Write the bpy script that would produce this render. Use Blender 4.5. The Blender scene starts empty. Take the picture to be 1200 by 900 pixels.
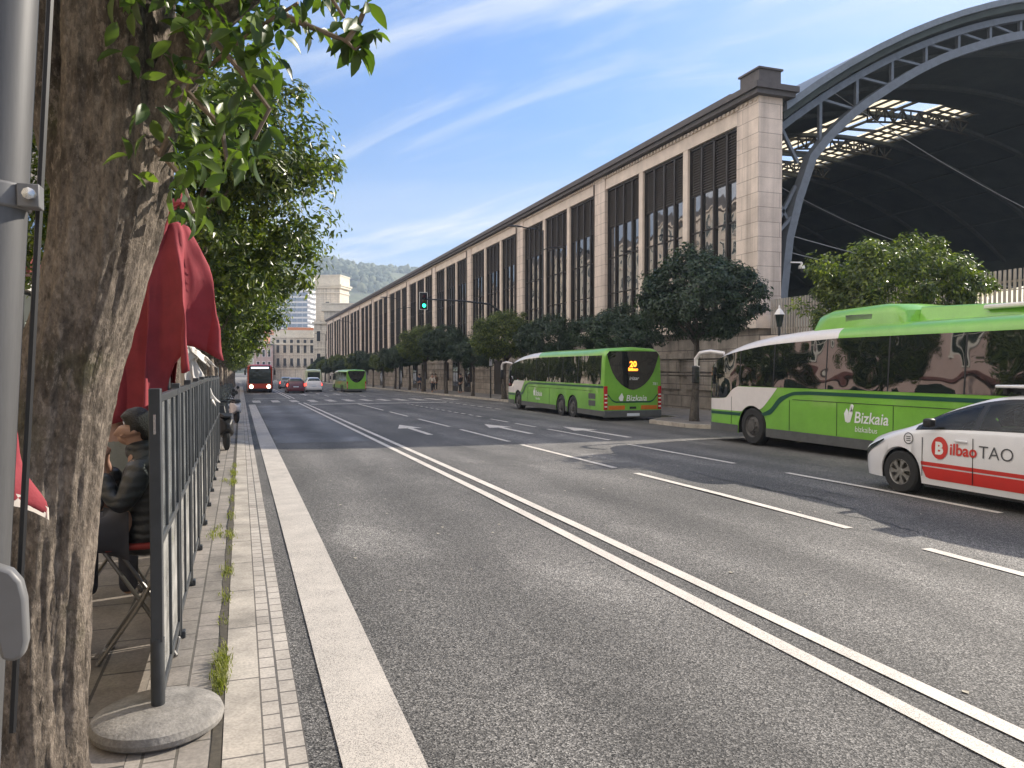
import bpy, bmesh, math, random
import numpy as np
from mathutils import Vector, Matrix, noise

S = bpy.context.scene
COL = S.collection
R = math.radians

# ------------------------------------------------------------------ camera
cd = bpy.data.cameras.new("camera")
cam = bpy.data.objects.new("camera", cd)
COL.objects.link(cam)
cd.sensor_fit = 'HORIZONTAL'
cd.sensor_width = 36
cd.lens = 36 * 901 / 1200
cd.clip_start = .05
cd.clip_end = 6000
cam.location = (0, 0, 1.95)
YAW = math.atan(318 / 901)
cam.rotation_euler = (R(90) - math.atan(20 / 901), 0, -YAW)
S.camera = cam
S.render.resolution_x, S.render.resolution_y = 1024, 768

# ------------------------------------------------------------------ exposure
S.view_settings.view_transform = 'Standard'
S.view_settings.look = 'None'
S.view_settings.gamma = 1
S.view_settings.use_curve_mapping = False
S.view_settings.exposure = 1.08

# ------------------------------------------------------------------ sun and sky
SUN_EL, SUN_AZ = R(30.2), R(12.9)          # azimuth measured from +X towards +Y
sd = bpy.data.lights.new("sun", 'SUN')
sd.energy = 4.2
sd.angle = R(.5)
sd.color = (1, .91, .78)
sun = bpy.data.objects.new("sun", sd)
COL.objects.link(sun)
sv = Vector((math.cos(SUN_EL) * math.cos(SUN_AZ), math.cos(SUN_EL) * math.sin(SUN_AZ), math.sin(SUN_EL)))
sun.rotation_euler = sv.to_track_quat('Z', 'Y').to_euler()
sun.location = (30, 10, 40)

W = bpy.data.worlds.new("World")
S.world = W
W.use_nodes = True
nt = W.node_tree
nt.nodes.clear()
def N(t, typ, **kw):
    n = t.nodes.new(typ)
    for k, v in kw.items():
        setattr(n, k, v)
    return n
def math_node(t, op, a, b=None, clamp=False):
    n = N(t, 'ShaderNodeMath', operation=op, use_clamp=clamp)
    for i, x in enumerate((a, b)):
        if x is None: continue
        if isinstance(x, (int, float)): n.inputs[i].default_value = x
        else: t.links.new(x, n.inputs[i])
    return n.outputs[0]
wo = N(nt, 'ShaderNodeOutputWorld')
bg = N(nt, 'ShaderNodeBackground')
bg.inputs['Strength'].default_value = .15
sky = N(nt, 'ShaderNodeTexSky', sky_type='NISHITA', sun_disc=False, sun_elevation=SUN_EL,
        sun_rotation=R(90) - SUN_AZ, altitude=20, air_density=1.0, dust_density=.3, ozone_density=2.0)
tc = N(nt, 'ShaderNodeTexCoord')
sx = N(nt, 'ShaderNodeSeparateXYZ')
nt.links.new(tc.outputs['Generated'], sx.inputs[0])
zz = math_node(nt, 'MAXIMUM', sx.outputs['Z'], .03)
zz = math_node(nt, 'ADD', zz, .12)
px_ = math_node(nt, 'DIVIDE', sx.outputs['X'], zz)
py_ = math_node(nt, 'DIVIDE', sx.outputs['Y'], zz)
cb = N(nt, 'ShaderNodeCombineXYZ')
nt.links.new(px_, cb.inputs[0]); nt.links.new(py_, cb.inputs[1])
def cloud(rot, scl, nscale, lo, hi, detail=8, dist=.6, rough=.58):
    turn = N(nt, 'ShaderNodeMapping')
    turn.inputs['Rotation'].default_value = (0, 0, rot)
    nt.links.new(cb.outputs[0], turn.inputs[0])
    mp = N(nt, 'ShaderNodeMapping')
    mp.inputs['Scale'].default_value = scl
    nt.links.new(turn.outputs[0], mp.inputs[0])
    nz = N(nt, 'ShaderNodeTexNoise')
    nz.inputs['Scale'].default_value = nscale
    nz.inputs['Detail'].default_value = detail
    nz.inputs['Roughness'].default_value = rough
    nz.inputs['Distortion'].default_value = dist
    nt.links.new(mp.outputs[0], nz.inputs['Vector'])
    mr = N(nt, 'ShaderNodeMapRange', interpolation_type='SMOOTHSTEP')
    mr.inputs['From Min'].default_value = lo
    mr.inputs['From Max'].default_value = hi
    nt.links.new(nz.outputs[0], mr.inputs[0])
    return mr.outputs[0]
c1 = cloud(R(-40), (1.15, .26, 1), 1.05, .50, .70, dist=.5)
c2 = cloud(R(-33), (1.5, .36, 1), 2.3, .50, .76, dist=.9)
lowc = N(nt, 'ShaderNodeMapRange', interpolation_type='SMOOTHSTEP')      # whiter towards the horizon
lowc.inputs['From Min'].default_value = .34
lowc.inputs['From Max'].default_value = .0
nt.links.new(sx.outputs['Z'], lowc.inputs[0])
c3 = math_node(nt, 'MULTIPLY', cloud(R(-70), (1.1, .22, 1), 1.0, .40, .62), lowc.outputs[0])
sunside = N(nt, 'ShaderNodeMapRange', interpolation_type='SMOOTHSTEP')   # veil of cirrus on the sun's side
sunside.inputs['From Min'].default_value = .30
sunside.inputs['From Max'].default_value = .95
nt.links.new(sx.outputs['X'], sunside.inputs[0])
veil = math_node(nt, 'MULTIPLY', cloud(R(-60), (1.0, .45, 1), .9, .30, .68), sunside.outputs[0])
cl = math_node(nt, 'ADD', math_node(nt, 'MULTIPLY', c1, .95), math_node(nt, 'MULTIPLY', c2, .40))
cl = math_node(nt, 'ADD', cl, math_node(nt, 'MULTIPLY', c3, .75))
cl = math_node(nt, 'ADD', cl, math_node(nt, 'MULTIPLY', veil, .75))
cl = math_node(nt, 'MINIMUM', cl, .92)
mixc = N(nt, 'ShaderNodeMix', data_type='RGBA')
mixc.inputs['B'].default_value = (2.75, 2.9, 3.1, 1)
tint = N(nt, 'ShaderNodeMix', data_type='RGBA', blend_type='MULTIPLY')
tint.inputs['Factor'].default_value = 1
tint.inputs['B'].default_value = (.30, .475, .68, 1)
even = N(nt, 'ShaderNodeMapRange')                                        # thinner air near the horizon than the model's
even.inputs['From Max'].default_value = .5
even.inputs['To Min'].default_value = .52
even.inputs['To Max'].default_value = 1.05
nt.links.new(sx.outputs['Z'], even.inputs[0])
thin = N(nt, 'ShaderNodeVectorMath', operation='SCALE')
nt.links.new(sky.outputs[0], thin.inputs[0]); nt.links.new(even.outputs[0], thin.inputs['Scale'])
nt.links.new(thin.outputs[0], tint.inputs['A'])
nt.links.new(cl, mixc.inputs['Factor'])
nt.links.new(tint.outputs['Result'], mixc.inputs['A'])
# a bank of added unseen glow opposite the sun, to brighten the shaded facade
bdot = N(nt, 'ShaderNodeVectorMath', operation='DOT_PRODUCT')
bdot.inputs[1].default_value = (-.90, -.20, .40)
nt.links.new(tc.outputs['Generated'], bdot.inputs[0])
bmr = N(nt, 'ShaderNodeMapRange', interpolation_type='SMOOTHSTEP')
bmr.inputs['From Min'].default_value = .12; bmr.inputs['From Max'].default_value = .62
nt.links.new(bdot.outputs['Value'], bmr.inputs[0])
fill_bank = math_node(nt, 'MULTIPLY', bmr.outputs[0], math_node(nt, 'ADD', .55, math_node(nt, 'MULTIPLY', cloud(.3, (1, 1, 1), .8, .35, .65), .45)))
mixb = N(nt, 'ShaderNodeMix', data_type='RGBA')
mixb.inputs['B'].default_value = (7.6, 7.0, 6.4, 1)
nt.links.new(fill_bank, mixb.inputs['Factor']); nt.links.new(mixc.outputs['Result'], mixb.inputs['A'])
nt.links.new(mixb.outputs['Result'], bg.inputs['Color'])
nt.links.new(bg.outputs[0], wo.inputs['Surface'])

# ------------------------------------------------------------------ helpers
def ground_z(y):
    return -.0095 * max(0.0, y - 10)

class MB:
    """collects faces of one mesh"""
    def __init__(s):
        s.v, s.f, s.m, s.s = [], [], [], []
    def add(s, vs, fs, m=0, smooth=False):
        b = len(s.v)
        s.v += [tuple(v) for v in vs]
        for f in fs:
            s.f.append([b + i for i in f]); s.m.append(m); s.s.append(smooth)
        return s
    def box(s, x0, x1, y0, y1, z0, z1, m=0):
        v = [(x, y, z) for z in (z0, z1) for y in (y0, y1) for x in (x0, x1)]
        return s.add(v, [(0, 2, 3, 1), (4, 5, 7, 6), (0, 1, 5, 4), (2, 6, 7, 3), (0, 4, 6, 2), (1, 3, 7, 5)], m)
    def bar(s, a, b, w, h=None, m=0):
        """square bar from a to b"""
        a, b = Vector(a), Vector(b); h = h or w
        d = (b - a).normalized()
        u = d.cross(Vector((0, 0, 1)))
        if u.length < 1e-4: u = Vector((1, 0, 0))
        u.normalize(); t = d.cross(u)
        v = []
        for p in (a, b):
            for sx_, sy_ in ((-1, -1), (1, -1), (1, 1), (-1, 1)):
                v.append(p + u * (w / 2 * sx_) + t * (h / 2 * sy_))
        return s.add(v, [(3, 2, 1, 0), (4, 5, 6, 7), (0, 1, 5, 4), (1, 2, 6, 5), (2, 3, 7, 6), (3, 0, 4, 7)], m)
    def loft(s, rings, m=0, closed=True, caps=True, smooth=True):
        n = len(rings[0]); b = len(s.v)
        for r in rings: s.v += [tuple(p) for p in r]
        for i in range(len(rings) - 1):
            for j in range(n if closed else n - 1):
                k = (j + 1) % n
                s.f.append([b + i * n + j, b + i * n + k, b + (i + 1) * n + k, b + (i + 1) * n + j])
                s.m.append(m(i, j) if callable(m) else m); s.s.append(smooth)
        if caps:
            for i, o in ((0, -1), (len(rings) - 1, 1)):
                ids = [b + i * n + j for j in range(n)]
                s.f.append(ids[::o]); s.m.append(m(i, 0) if callable(m) else m); s.s.append(False)
        return s
    def tube(s, pts, r, n=8, m=0, caps=True):
        pts = [Vector(p) for p in pts]
        rr = r if isinstance(r, (list, tuple)) else [r] * len(pts)
        rings = []; u = None
        for i, p in enumerate(pts):
            d = (pts[min(i + 1, len(pts) - 1)] - pts[max(i - 1, 0)]).normalized()
            if u is None:
                u = d.cross(Vector((.13, .97, .2)))
                if u.length < .05: u = d.cross(Vector((1, 0, 0)))
            u = (u - d * u.dot(d)).normalized(); w = d.cross(u)
            rings.append([p + (u * math.cos(a) + w * math.sin(a)) * rr[i] for a in [2 * math.pi * k / n for k in range(n)]])
        return s.loft(rings, m, True, caps, True)
    def lathe(s, prof, n=24, c=(0, 0, 0), axis='z', m=0, caps=True):
        rings = []
        for r, h in prof:
            ring = []
            for k in range(n):
                a = 2 * math.pi * k / n
                p, q = r * math.cos(a), r * math.sin(a)
                if axis == 'z': ring.append((c[0] + p, c[1] + q, c[2] + h))
                elif axis == 'x': ring.append((c[0] + h, c[1] + p, c[2] + q))
                else: ring.append((c[0] + q, c[1] + h, c[2] + p))
            rings.append(ring)
        return s.loft(rings, m, True, caps, True)
    def prism(s, poly, a0, a1, axis='x', m=0):
        """polygon extruded along an axis: x -> (y,z), y -> (x,z), z -> (x,y)"""
        def P(p, a):
            return {'x': (a, p[0], p[1]), 'y': (p[0], a, p[1]), 'z': (p[0], p[1], a)}[axis]
        n = len(poly)
        v = [P(p, a0) for p in poly] + [P(p, a1) for p in poly]
        f = [tuple(range(n))[::-1], tuple(range(n, 2 * n))] + [(i, (i + 1) % n, n + (i + 1) % n, n + i) for i in range(n)]
        return s.add(v, f, m)
    def mesh(s, name, mats, sharp=None):
        me = bpy.data.meshes.new(name)
        me.from_pydata(s.v, [], s.f)
        for x in (mats if isinstance(mats, (list, tuple)) else [mats]):
            me.materials.append(x)
        me.polygons.foreach_set('material_index', s.m)
        me.polygons.foreach_set('use_smooth', s.s)
        bm = bmesh.new(); bm.from_mesh(me)
        bmesh.ops.recalc_face_normals(bm, faces=bm.faces)
        bm.to_mesh(me); bm.free()
        if sharp: me.set_sharp_from_angle(angle=R(sharp))
        me.update()
        return me
    def build(s, name, mats, parent=None, loc=(0, 0, 0), rz=0, sharp=35, bevel=0):
        o = bpy.data.objects.new(name, s.mesh(name, mats, sharp))
        COL.objects.link(o)
        o.location = loc; o.rotation_euler = (0, 0, rz)
        if parent: o.parent = parent
        if bevel:
            b = o.modifiers.new("bevel", 'BEVEL'); b.width = bevel; b.segments = 2; b.limit_method = 'ANGLE'
        return o

def tag(o, label, cat, group=None):
    o['label'] = label; o['category'] = cat
    if group: o['group'] = group
    return o
def thing(name, label, cat, loc=(0, 0, 0), rz=0, group=None):
    o = bpy.data.objects.new(name, None); COL.objects.link(o)
    o.empty_display_size = .2
    o.location = loc; o.rotation_euler = (0, 0, rz)
    return tag(o, label, cat, group)
def struct(o, kind='structure'):
    o['kind'] = kind
    return o
def link_mesh(name, me, parent=None, loc=(0, 0, 0), rz=0, scale=None):
    o = bpy.data.objects.new(name, me); COL.objects.link(o)
    o.location = loc; o.rotation_euler = (0, 0, rz)
    if scale: o.scale = scale
    if parent: o.parent = parent
    return o
def copy_tree(o, parent=None):
    kids = [c for c in bpy.data.objects if c.parent == o]
    c = o.copy(); COL.objects.link(c)
    if parent: c.parent = parent
    for k in kids: copy_tree(k, c)
    return c
def cubic(xs, ys, x):
    """smooth interpolation through points"""
    if x <= xs[0]: return ys[0]
    if x >= xs[-1]: return ys[-1]
    i = 0
    while x > xs[i + 1]: i += 1
    def sl(k):
        if k <= 0 or k >= len(xs) - 1: 
            a, b = max(k - 1, 0), min(k + 1, len(xs) - 1)
            return (ys[b] - ys[a]) / (xs[b] - xs[a])
        l = (ys[k] - ys[k - 1]) / (xs[k] - xs[k - 1]); r = (ys[k + 1] - ys[k]) / (xs[k + 1] - xs[k])
        return 0 if l * r <= 0 else 2 * l * r / (l + r)
    h = xs[i + 1] - xs[i]; t = (x - xs[i]) / h
    a, b = sl(i) * h, sl(i + 1) * h
    return ys[i] * (2 * t**3 - 3 * t**2 + 1) + a * (t**3 - 2 * t**2 + t) + ys[i + 1] * (-2 * t**3 + 3 * t**2) + b * (t**3 - t**2)

_txt = {}
def text_mesh(body, size, shear=0, bold=0):
    """2D vertices and faces of a word, x from 0"""
    key = (body, size, shear, bold)
    if key in _txt: return _txt[key]
    cu = bpy.data.curves.new("lettering", 'FONT')
    cu.body = body; cu.size = size; cu.shear = shear; cu.offset = bold
    cu.resolution_u = 4
    o = bpy.data.objects.new("lettering", cu); COL.objects.link(o)
    bpy.context.view_layer.update()
    dg = bpy.context.evaluated_depsgraph_get()
    e = o.evaluated_get(dg); me = e.to_mesh()
    vs = [(v.co.x, v.co.y) for v in me.vertices]; fs = [tuple(p.vertices) for p in me.polygons]
    e.to_mesh_clear()
    bpy.data.objects.remove(o); bpy.data.curves.remove(cu)
    x0 = min(v[0] for v in vs); vs = [(a - x0, b) for a, b in vs]
    _txt[key] = (vs, fs)
    return _txt[key]

# ------------------------------------------------------------------ materials
def mat(name, col, rough=.6, metal=0, var=.12, scale=5, bump=0, bscale=60, coat=0, ior=1.5, emit=0, stretch=None, var2=0, scale2=40):
    m = bpy.data.materials.new(name); m.use_nodes = True
    t = m.node_tree; b = t.nodes['Principled BSDF']
    b.inputs['Roughness'].default_value = rough
    b.inputs['Metallic'].default_value = metal
    b.inputs['IOR'].default_value = ior
    b.inputs['Coat Weight'].default_value = coat
    b.inputs['Coat Roughness'].default_value = .05
    tx = N(t, 'ShaderNodeTexCoord'); vec = tx.outputs['Object']
    if stretch:
        mp = N(t, 'ShaderNodeMapping'); mp.inputs['Scale'].default_value = stretch
        t.links.new(vec, mp.inputs[0]); vec = mp.outputs[0]
    col = (*col, 1)
    nz = N(t, 'ShaderNodeTexNoise'); nz.inputs['Scale'].default_value = scale; nz.inputs['Detail'].default_value = 6
    nz.inputs['Roughness'].default_value = .65
    t.links.new(vec, nz.inputs['Vector'])
    mr = N(t, 'ShaderNodeMapRange'); mr.inputs['From Min'].default_value = .3; mr.inputs['From Max'].default_value = .7
    mr.inputs['To Min'].default_value = 1 - var; mr.inputs['To Max'].default_value = 1 + var
    t.links.new(nz.outputs[0], mr.inputs[0])
    fac = mr.outputs[0]
    if var2:
        n2 = N(t, 'ShaderNodeTexNoise'); n2.inputs['Scale'].default_value = scale2; n2.inputs['Detail'].default_value = 3
        t.links.new(vec, n2.inputs['Vector'])
        m2 = N(t, 'ShaderNodeMapRange'); m2.inputs['From Min'].default_value = .3; m2.inputs['From Max'].default_value = .7
        m2.inputs['To Min'].default_value = 1 - var2; m2.inputs['To Max'].default_value = 1 + var2
        t.links.new(n2.outputs[0], m2.inputs[0])
        fac = math_node(t, 'MULTIPLY', fac, m2.outputs[0])
    mx = N(t, 'ShaderNodeVectorMath', operation='SCALE')
    mx.inputs[0].default_value = col[:3]
    t.links.new(fac, mx.inputs['Scale'])
    t.links.new(mx.outputs[0], b.inputs['Base Color'])
    if bump:
        nb = N(t, 'ShaderNodeTexNoise'); nb.inputs['Scale'].default_value = bscale; nb.inputs['Detail'].default_value = 5
        t.links.new(vec, nb.inputs['Vector'])
        bp = N(t, 'ShaderNodeBump'); bp.inputs['Strength'].default_value = bump; bp.inputs['Distance'].default_value = .02
        t.links.new(nb.outputs[0], bp.inputs['Height']); t.links.new(bp.outputs[0], b.inputs['Normal'])
    if emit:
        b.inputs['Emission Color'].default_value = col; b.inputs['Emission Strength'].default_value = emit
    return m

def asphalt(name, dark, light, stone=110, patch=.22):
    m = bpy.data.materials.new(name); m.use_nodes = True
    t = m.node_tree; b = t.nodes['Principled BSDF']; b.inputs['Roughness'].default_value = .82
    tx = N(t, 'ShaderNodeTexCoord')
    vo = N(t, 'ShaderNodeTexVoronoi'); vo.inputs['Scale'].default_value = stone
    t.links.new(tx.outputs['Object'], vo.inputs['Vector'])
    hsv = N(t, 'ShaderNodeSeparateColor'); t.links.new(vo.outputs['Color'], hsv.inputs[0])
    rp = N(t, 'ShaderNodeValToRGB'); e = rp.color_ramp.elements
    e[0].position = 0; e[0].color = (*dark, 1); e[1].position = 1; e[1].color = (*light, 1)
    e2 = rp.color_ramp.elements.new(.7); e2.color = tuple(d + (l - d) * .42 for d, l in zip(dark, light)) + (1,)
    t.links.new(hsv.outputs[0], rp.inputs[0])
    n1 = N(t, 'ShaderNodeTexNoise'); n1.inputs['Scale'].default_value = .55; n1.inputs['Detail'].default_value = 8; n1.inputs['Roughness'].default_value = .6
    mp = N(t, 'ShaderNodeMapping'); mp.inputs['Scale'].default_value = (1.3, .45, 1)
    t.links.new(tx.outputs['Object'], mp.inputs[0]); t.links.new(mp.outputs[0], n1.inputs['Vector'])
    mr = N(t, 'ShaderNodeMapRange'); mr.inputs['From Min'].default_value = .3; mr.inputs['From Max'].default_value = .7
    mr.inputs['To Min'].default_value = 1 - patch; mr.inputs['To Max'].default_value = 1 + patch
    t.links.new(n1.outputs[0], mr.inputs[0])
    n3 = N(t, 'ShaderNodeTexNoise'); n3.inputs['Scale'].default_value = 40; n3.inputs['Detail'].default_value = 4
    t.links.new(tx.outputs['Object'], n3.inputs['Vector'])
    m3 = N(t, 'ShaderNodeMapRange'); m3.inputs['From Min'].default_value = .3; m3.inputs['From Max'].default_value = .7
    m3.inputs['To Min'].default_value = .8; m3.inputs['To Max'].default_value = 1.2
    t.links.new(n3.outputs[0], m3.inputs[0])
    fac = math_node(t, 'MULTIPLY', mr.outputs[0], m3.outputs[0])
    sp3 = N(t, 'ShaderNodeSeparateXYZ'); t.links.new(tx.outputs['Object'], sp3.inputs[0])
    wob = N(t, 'ShaderNodeTexNoise'); wob.inputs['Scale'].default_value = .3; wob.inputs['Detail'].default_value = 3; t.links.new(tx.outputs['Object'], wob.inputs['Vector'])
    tr_ = math_node(t, 'SINE', math_node(t, 'MULTIPLY', math_node(t, 'ADD', sp3.outputs[0], math_node(t, 'MULTIPLY', wob.outputs[0], .9)), 4.15))
    tr_ = math_node(t, 'ADD', 1, math_node(t, 'MULTIPLY', tr_, math_node(t, 'MULTIPLY', wob.outputs[0], .34)))
    n8 = N(t, 'ShaderNodeTexNoise'); n8.inputs['Scale'].default_value = .16; n8.inputs['Detail'].default_value = 5; t.links.new(tx.outputs['Object'], n8.inputs['Vector'])
    m8 = N(t, 'ShaderNodeMapRange'); m8.inputs['From Min'].default_value = .35; m8.inputs['From Max'].default_value = .65; m8.inputs['To Min'].default_value = .72; m8.inputs['To Max'].default_value = 1.26
    t.links.new(n8.outputs[0], m8.inputs[0])
    n9 = N(t, 'ShaderNodeTexNoise'); n9.inputs['Scale'].default_value = .8; n9.inputs['Detail'].default_value = 7; n9.inputs['Roughness'].default_value = .62; n9.inputs['Distortion'].default_value = .8
    t.links.new(mp.outputs[0], n9.inputs['Vector'])
    m9 = N(t, 'ShaderNodeMapRange'); m9.inputs['From Min'].default_value = .54; m9.inputs['From Max'].default_value = .70; m9.inputs['To Min'].default_value = 1; m9.inputs['To Max'].default_value = 1.45
    t.links.new(n9.outputs[0], m9.inputs[0])
    fac = math_node(t, 'MULTIPLY', math_node(t, 'MULTIPLY', fac, tr_), math_node(t, 'MULTIPLY', m8.outputs[0], m9.outputs[0]))
    vm = N(t, 'ShaderNodeVectorMath', operation='SCALE')
    t.links.new(rp.outputs[0], vm.inputs[0]); t.links.new(fac, vm.inputs['Scale'])
    t.links.new(vm.outputs[0], b.inputs['Base Color'])
    bp = N(t, 'ShaderNodeBump'); bp.inputs['Strength'].default_value = .55; bp.inputs['Distance'].default_value = .006
    t.links.new(vo.outputs['Distance'], bp.inputs['Height']); t.links.new(bp.outputs[0], b.inputs['Normal'])
    return m

def bricks(name, c1, c2, mortar, w, h, msize=.012, vec='xy', rough=.75, offset=.5, var=.2, bump=.4, off=0, nscale=2.5, grain=60):
    m = bpy.data.materials.new(name); m.use_nodes = True
    t = m.node_tree; b = t.nodes['Principled BSDF']; b.inputs['Roughness'].default_value = rough
    tx = N(t, 'ShaderNodeTexCoord')
    sp = N(t, 'ShaderNodeSeparateXYZ'); t.links.new(tx.outputs['Object'], sp.inputs[0])
    cx = N(t, 'ShaderNodeCombineXYZ')
    if vec == 'xy':
        t.links.new(sp.outputs[0], cx.inputs[0]); t.links.new(sp.outputs[1], cx.inputs[1])
    elif vec == 'yx':
        t.links.new(sp.outputs[1], cx.inputs[0]); t.links.new(math_node(t, 'ADD', sp.outputs[0], off), cx.inputs[1])
    else:
        t.links.new(math_node(t, 'ADD', sp.outputs[0], sp.outputs[1]), cx.inputs[0]); t.links.new(sp.outputs[2], cx.inputs[1])
    br = N(t, 'ShaderNodeTexBrick'); br.offset = offset
    br.inputs['Scale'].default_value = 1
    br.inputs['Brick Width'].default_value = w; br.inputs['Row Height'].default_value = h
    br.inputs['Mortar Size'].default_value = msize; br.inputs['Mortar Smooth'].default_value = .2
    br.inputs['Color1'].default_value = (*c1, 1); br.inputs['Color2'].default_value = (*c2, 1); br.inputs['Mortar'].default_value = (*mortar, 1)
    t.links.new(cx.outputs[0], br.inputs['Vector'])
    nz = N(t, 'ShaderNodeTexNoise'); nz.inputs['Scale'].default_value = nscale; nz.inputs['Detail'].default_value = 8; nz.inputs['Roughness'].default_value = .65
    t.links.new(tx.outputs['Object'], nz.inputs['Vector'])
    mr = N(t, 'ShaderNodeMapRange'); mr.inputs['From Min'].default_value = .3; mr.inputs['From Max'].default_value = .7
    mr.inputs['To Min'].default_value = 1 - var; mr.inputs['To Max'].default_value = 1 + var
    t.links.new(nz.outputs[0], mr.inputs[0])
    ng = N(t, 'ShaderNodeTexNoise'); ng.inputs['Scale'].default_value = grain; ng.inputs['Detail'].default_value = 3
    t.links.new(tx.outputs['Object'], ng.inputs['Vector'])
    mg = N(t, 'ShaderNodeMapRange'); mg.inputs['From Min'].default_value = .3; mg.inputs['From Max'].default_value = .7
    mg.inputs['To Min'].default_value = .82; mg.inputs['To Max'].default_value = 1.18
    t.links.new(ng.outputs[0], mg.inputs[0])
    vm = N(t, 'ShaderNodeVectorMath', operation='SCALE')
    ff = math_node(t, 'MULTIPLY', mr.outputs[0], mg.outputs[0])
    if vec == 'wall':
        sm = N(t, 'ShaderNodeMapping'); sm.inputs['Scale'].default_value = (2.2, 2.2, .10); t.links.new(tx.outputs['Object'], sm.inputs[0])
        sn = N(t, 'ShaderNodeTexNoise'); sn.inputs['Scale'].default_value = 1; sn.inputs['Detail'].default_value = 6; t.links.new(sm.outputs[0], sn.inputs['Vector'])
        sr = N(t, 'ShaderNodeMapRange'); sr.inputs['From Min'].default_value = .45; sr.inputs['From Max'].default_value = .72; sr.inputs['To Min'].default_value = 1.05; sr.inputs['To Max'].default_value = .62
        t.links.new(sn.outputs[0], sr.inputs[0]); ff = math_node(t, 'MULTIPLY', ff, sr.outputs[0])
    t.links.new(br.outputs['Color'], vm.inputs[0]); t.links.new(ff, vm.inputs['Scale'])
    t.links.new(vm.outputs[0], b.inputs['Base Color'])
    bp = N(t, 'ShaderNodeBump'); bp.inputs['Strength'].default_value = bump; bp.inputs['Distance'].default_value = .01
    bp.invert = True
    t.links.new(br.outputs['Fac'], bp.inputs['Height']); t.links.new(bp.outputs[0], b.inputs['Normal'])
    return m

def paint_lines(name, col, wear_lo, wear_hi, base):
    """road paint, worn through to the asphalt"""
    m = bpy.data.materials.new(name); m.use_nodes = True
    t = m.node_tree; b = t.nodes['Principled BSDF']; b.inputs['Roughness'].default_value = .7
    tx = N(t, 'ShaderNodeTexCoord')
    n1 = N(t, 'ShaderNodeTexNoise'); n1.inputs['Scale'].default_value = 190; n1.inputs['Detail'].default_value = 3; n1.inputs['Roughness'].default_value = .7
    n2 = N(t, 'ShaderNodeTexNoise'); n2.inputs['Scale'].default_value = 3; n2.inputs['Detail'].default_value = 5
    for n in (n1, n2): t.links.new(tx.outputs['Object'], n.inputs['Vector'])
    a = math_node(t, 'ADD', n1.outputs[0], math_node(t, 'MULTIPLY', n2.outputs[0], .14))
    mr = N(t, 'ShaderNodeMapRange'); mr.inputs['From Min'].default_value = wear_lo; mr.inputs['From Max'].default_value = wear_hi
    t.links.new(a, mr.inputs[0])
    mx = N(t, 'ShaderNodeMix', data_type='RGBA')
    mx.inputs['A'].default_value = (*base, 1); mx.inputs['B'].default_value = (*col, 1)
    t.links.new(mr.outputs[0], mx.inputs['Factor'])
    n4 = N(t, 'ShaderNodeTexNoise'); n4.inputs['Scale'].default_value = 1.2; n4.inputs['Detail'].default_value = 6
    t.links.new(tx.outputs['Object'], n4.inputs['Vector'])
    m4 = N(t, 'ShaderNodeMapRange'); m4.inputs['From Min'].default_value = .3; m4.inputs['From Max'].default_value = .7
    m4.inputs['To Min'].default_value = .90; m4.inputs['To Max'].default_value = 1.05
    t.links.new(n4.outputs[0], m4.inputs[0])
    vm = N(t, 'ShaderNodeVectorMath', operation='SCALE')
    t.links.new(mx.outputs['Result'], vm.inputs[0]); t.links.new(m4.outputs[0], vm.inputs['Scale'])
    t.links.new(vm.outputs[0], b.inputs['Base Color'])
    return m

def leaf_mat(name, dark, light, rough=.38, trans=.3):
    m = bpy.data.materials.new(name); m.use_nodes = True
    t = m.node_tree; b = t.nodes['Principled BSDF']; b.inputs['Roughness'].default_value = rough
    ge = N(t, 'ShaderNodeNewGeometry')
    rp = N(t, 'ShaderNodeValToRGB'); e = rp.color_ramp.elements
    e[0].color = (*dark, 1); e[1].color = (*light, 1)
    x = e = rp.color_ramp.elements.new(.6); x.color = tuple(d + (l - d) * .35 for d, l in zip(dark, light)) + (1,)
    t.links.new(ge.outputs['Random Per Island'], rp.inputs[0])
    t.links.new(rp.outputs[0], b.inputs['Base Color'])
    tr = N(t, 'ShaderNodeBsdfTranslucent')
    vm = N(t, 'ShaderNodeVectorMath', operation='MULTIPLY'); vm.inputs[1].default_value = (1.7, 1.9, .7)
    t.links.new(rp.outputs[0], vm.inputs[0]); t.links.new(vm.outputs[0], tr.inputs['Color'])
    mx = N(t, 'ShaderNodeMixShader'); mx.inputs[0].default_value = trans
    t.links.new(b.outputs[0], mx.inputs[1]); t.links.new(tr.outputs[0], mx.inputs[2])
    t.links.new(mx.outputs[0], t.nodes['Material Output'].inputs['Surface'])
    return m

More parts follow.
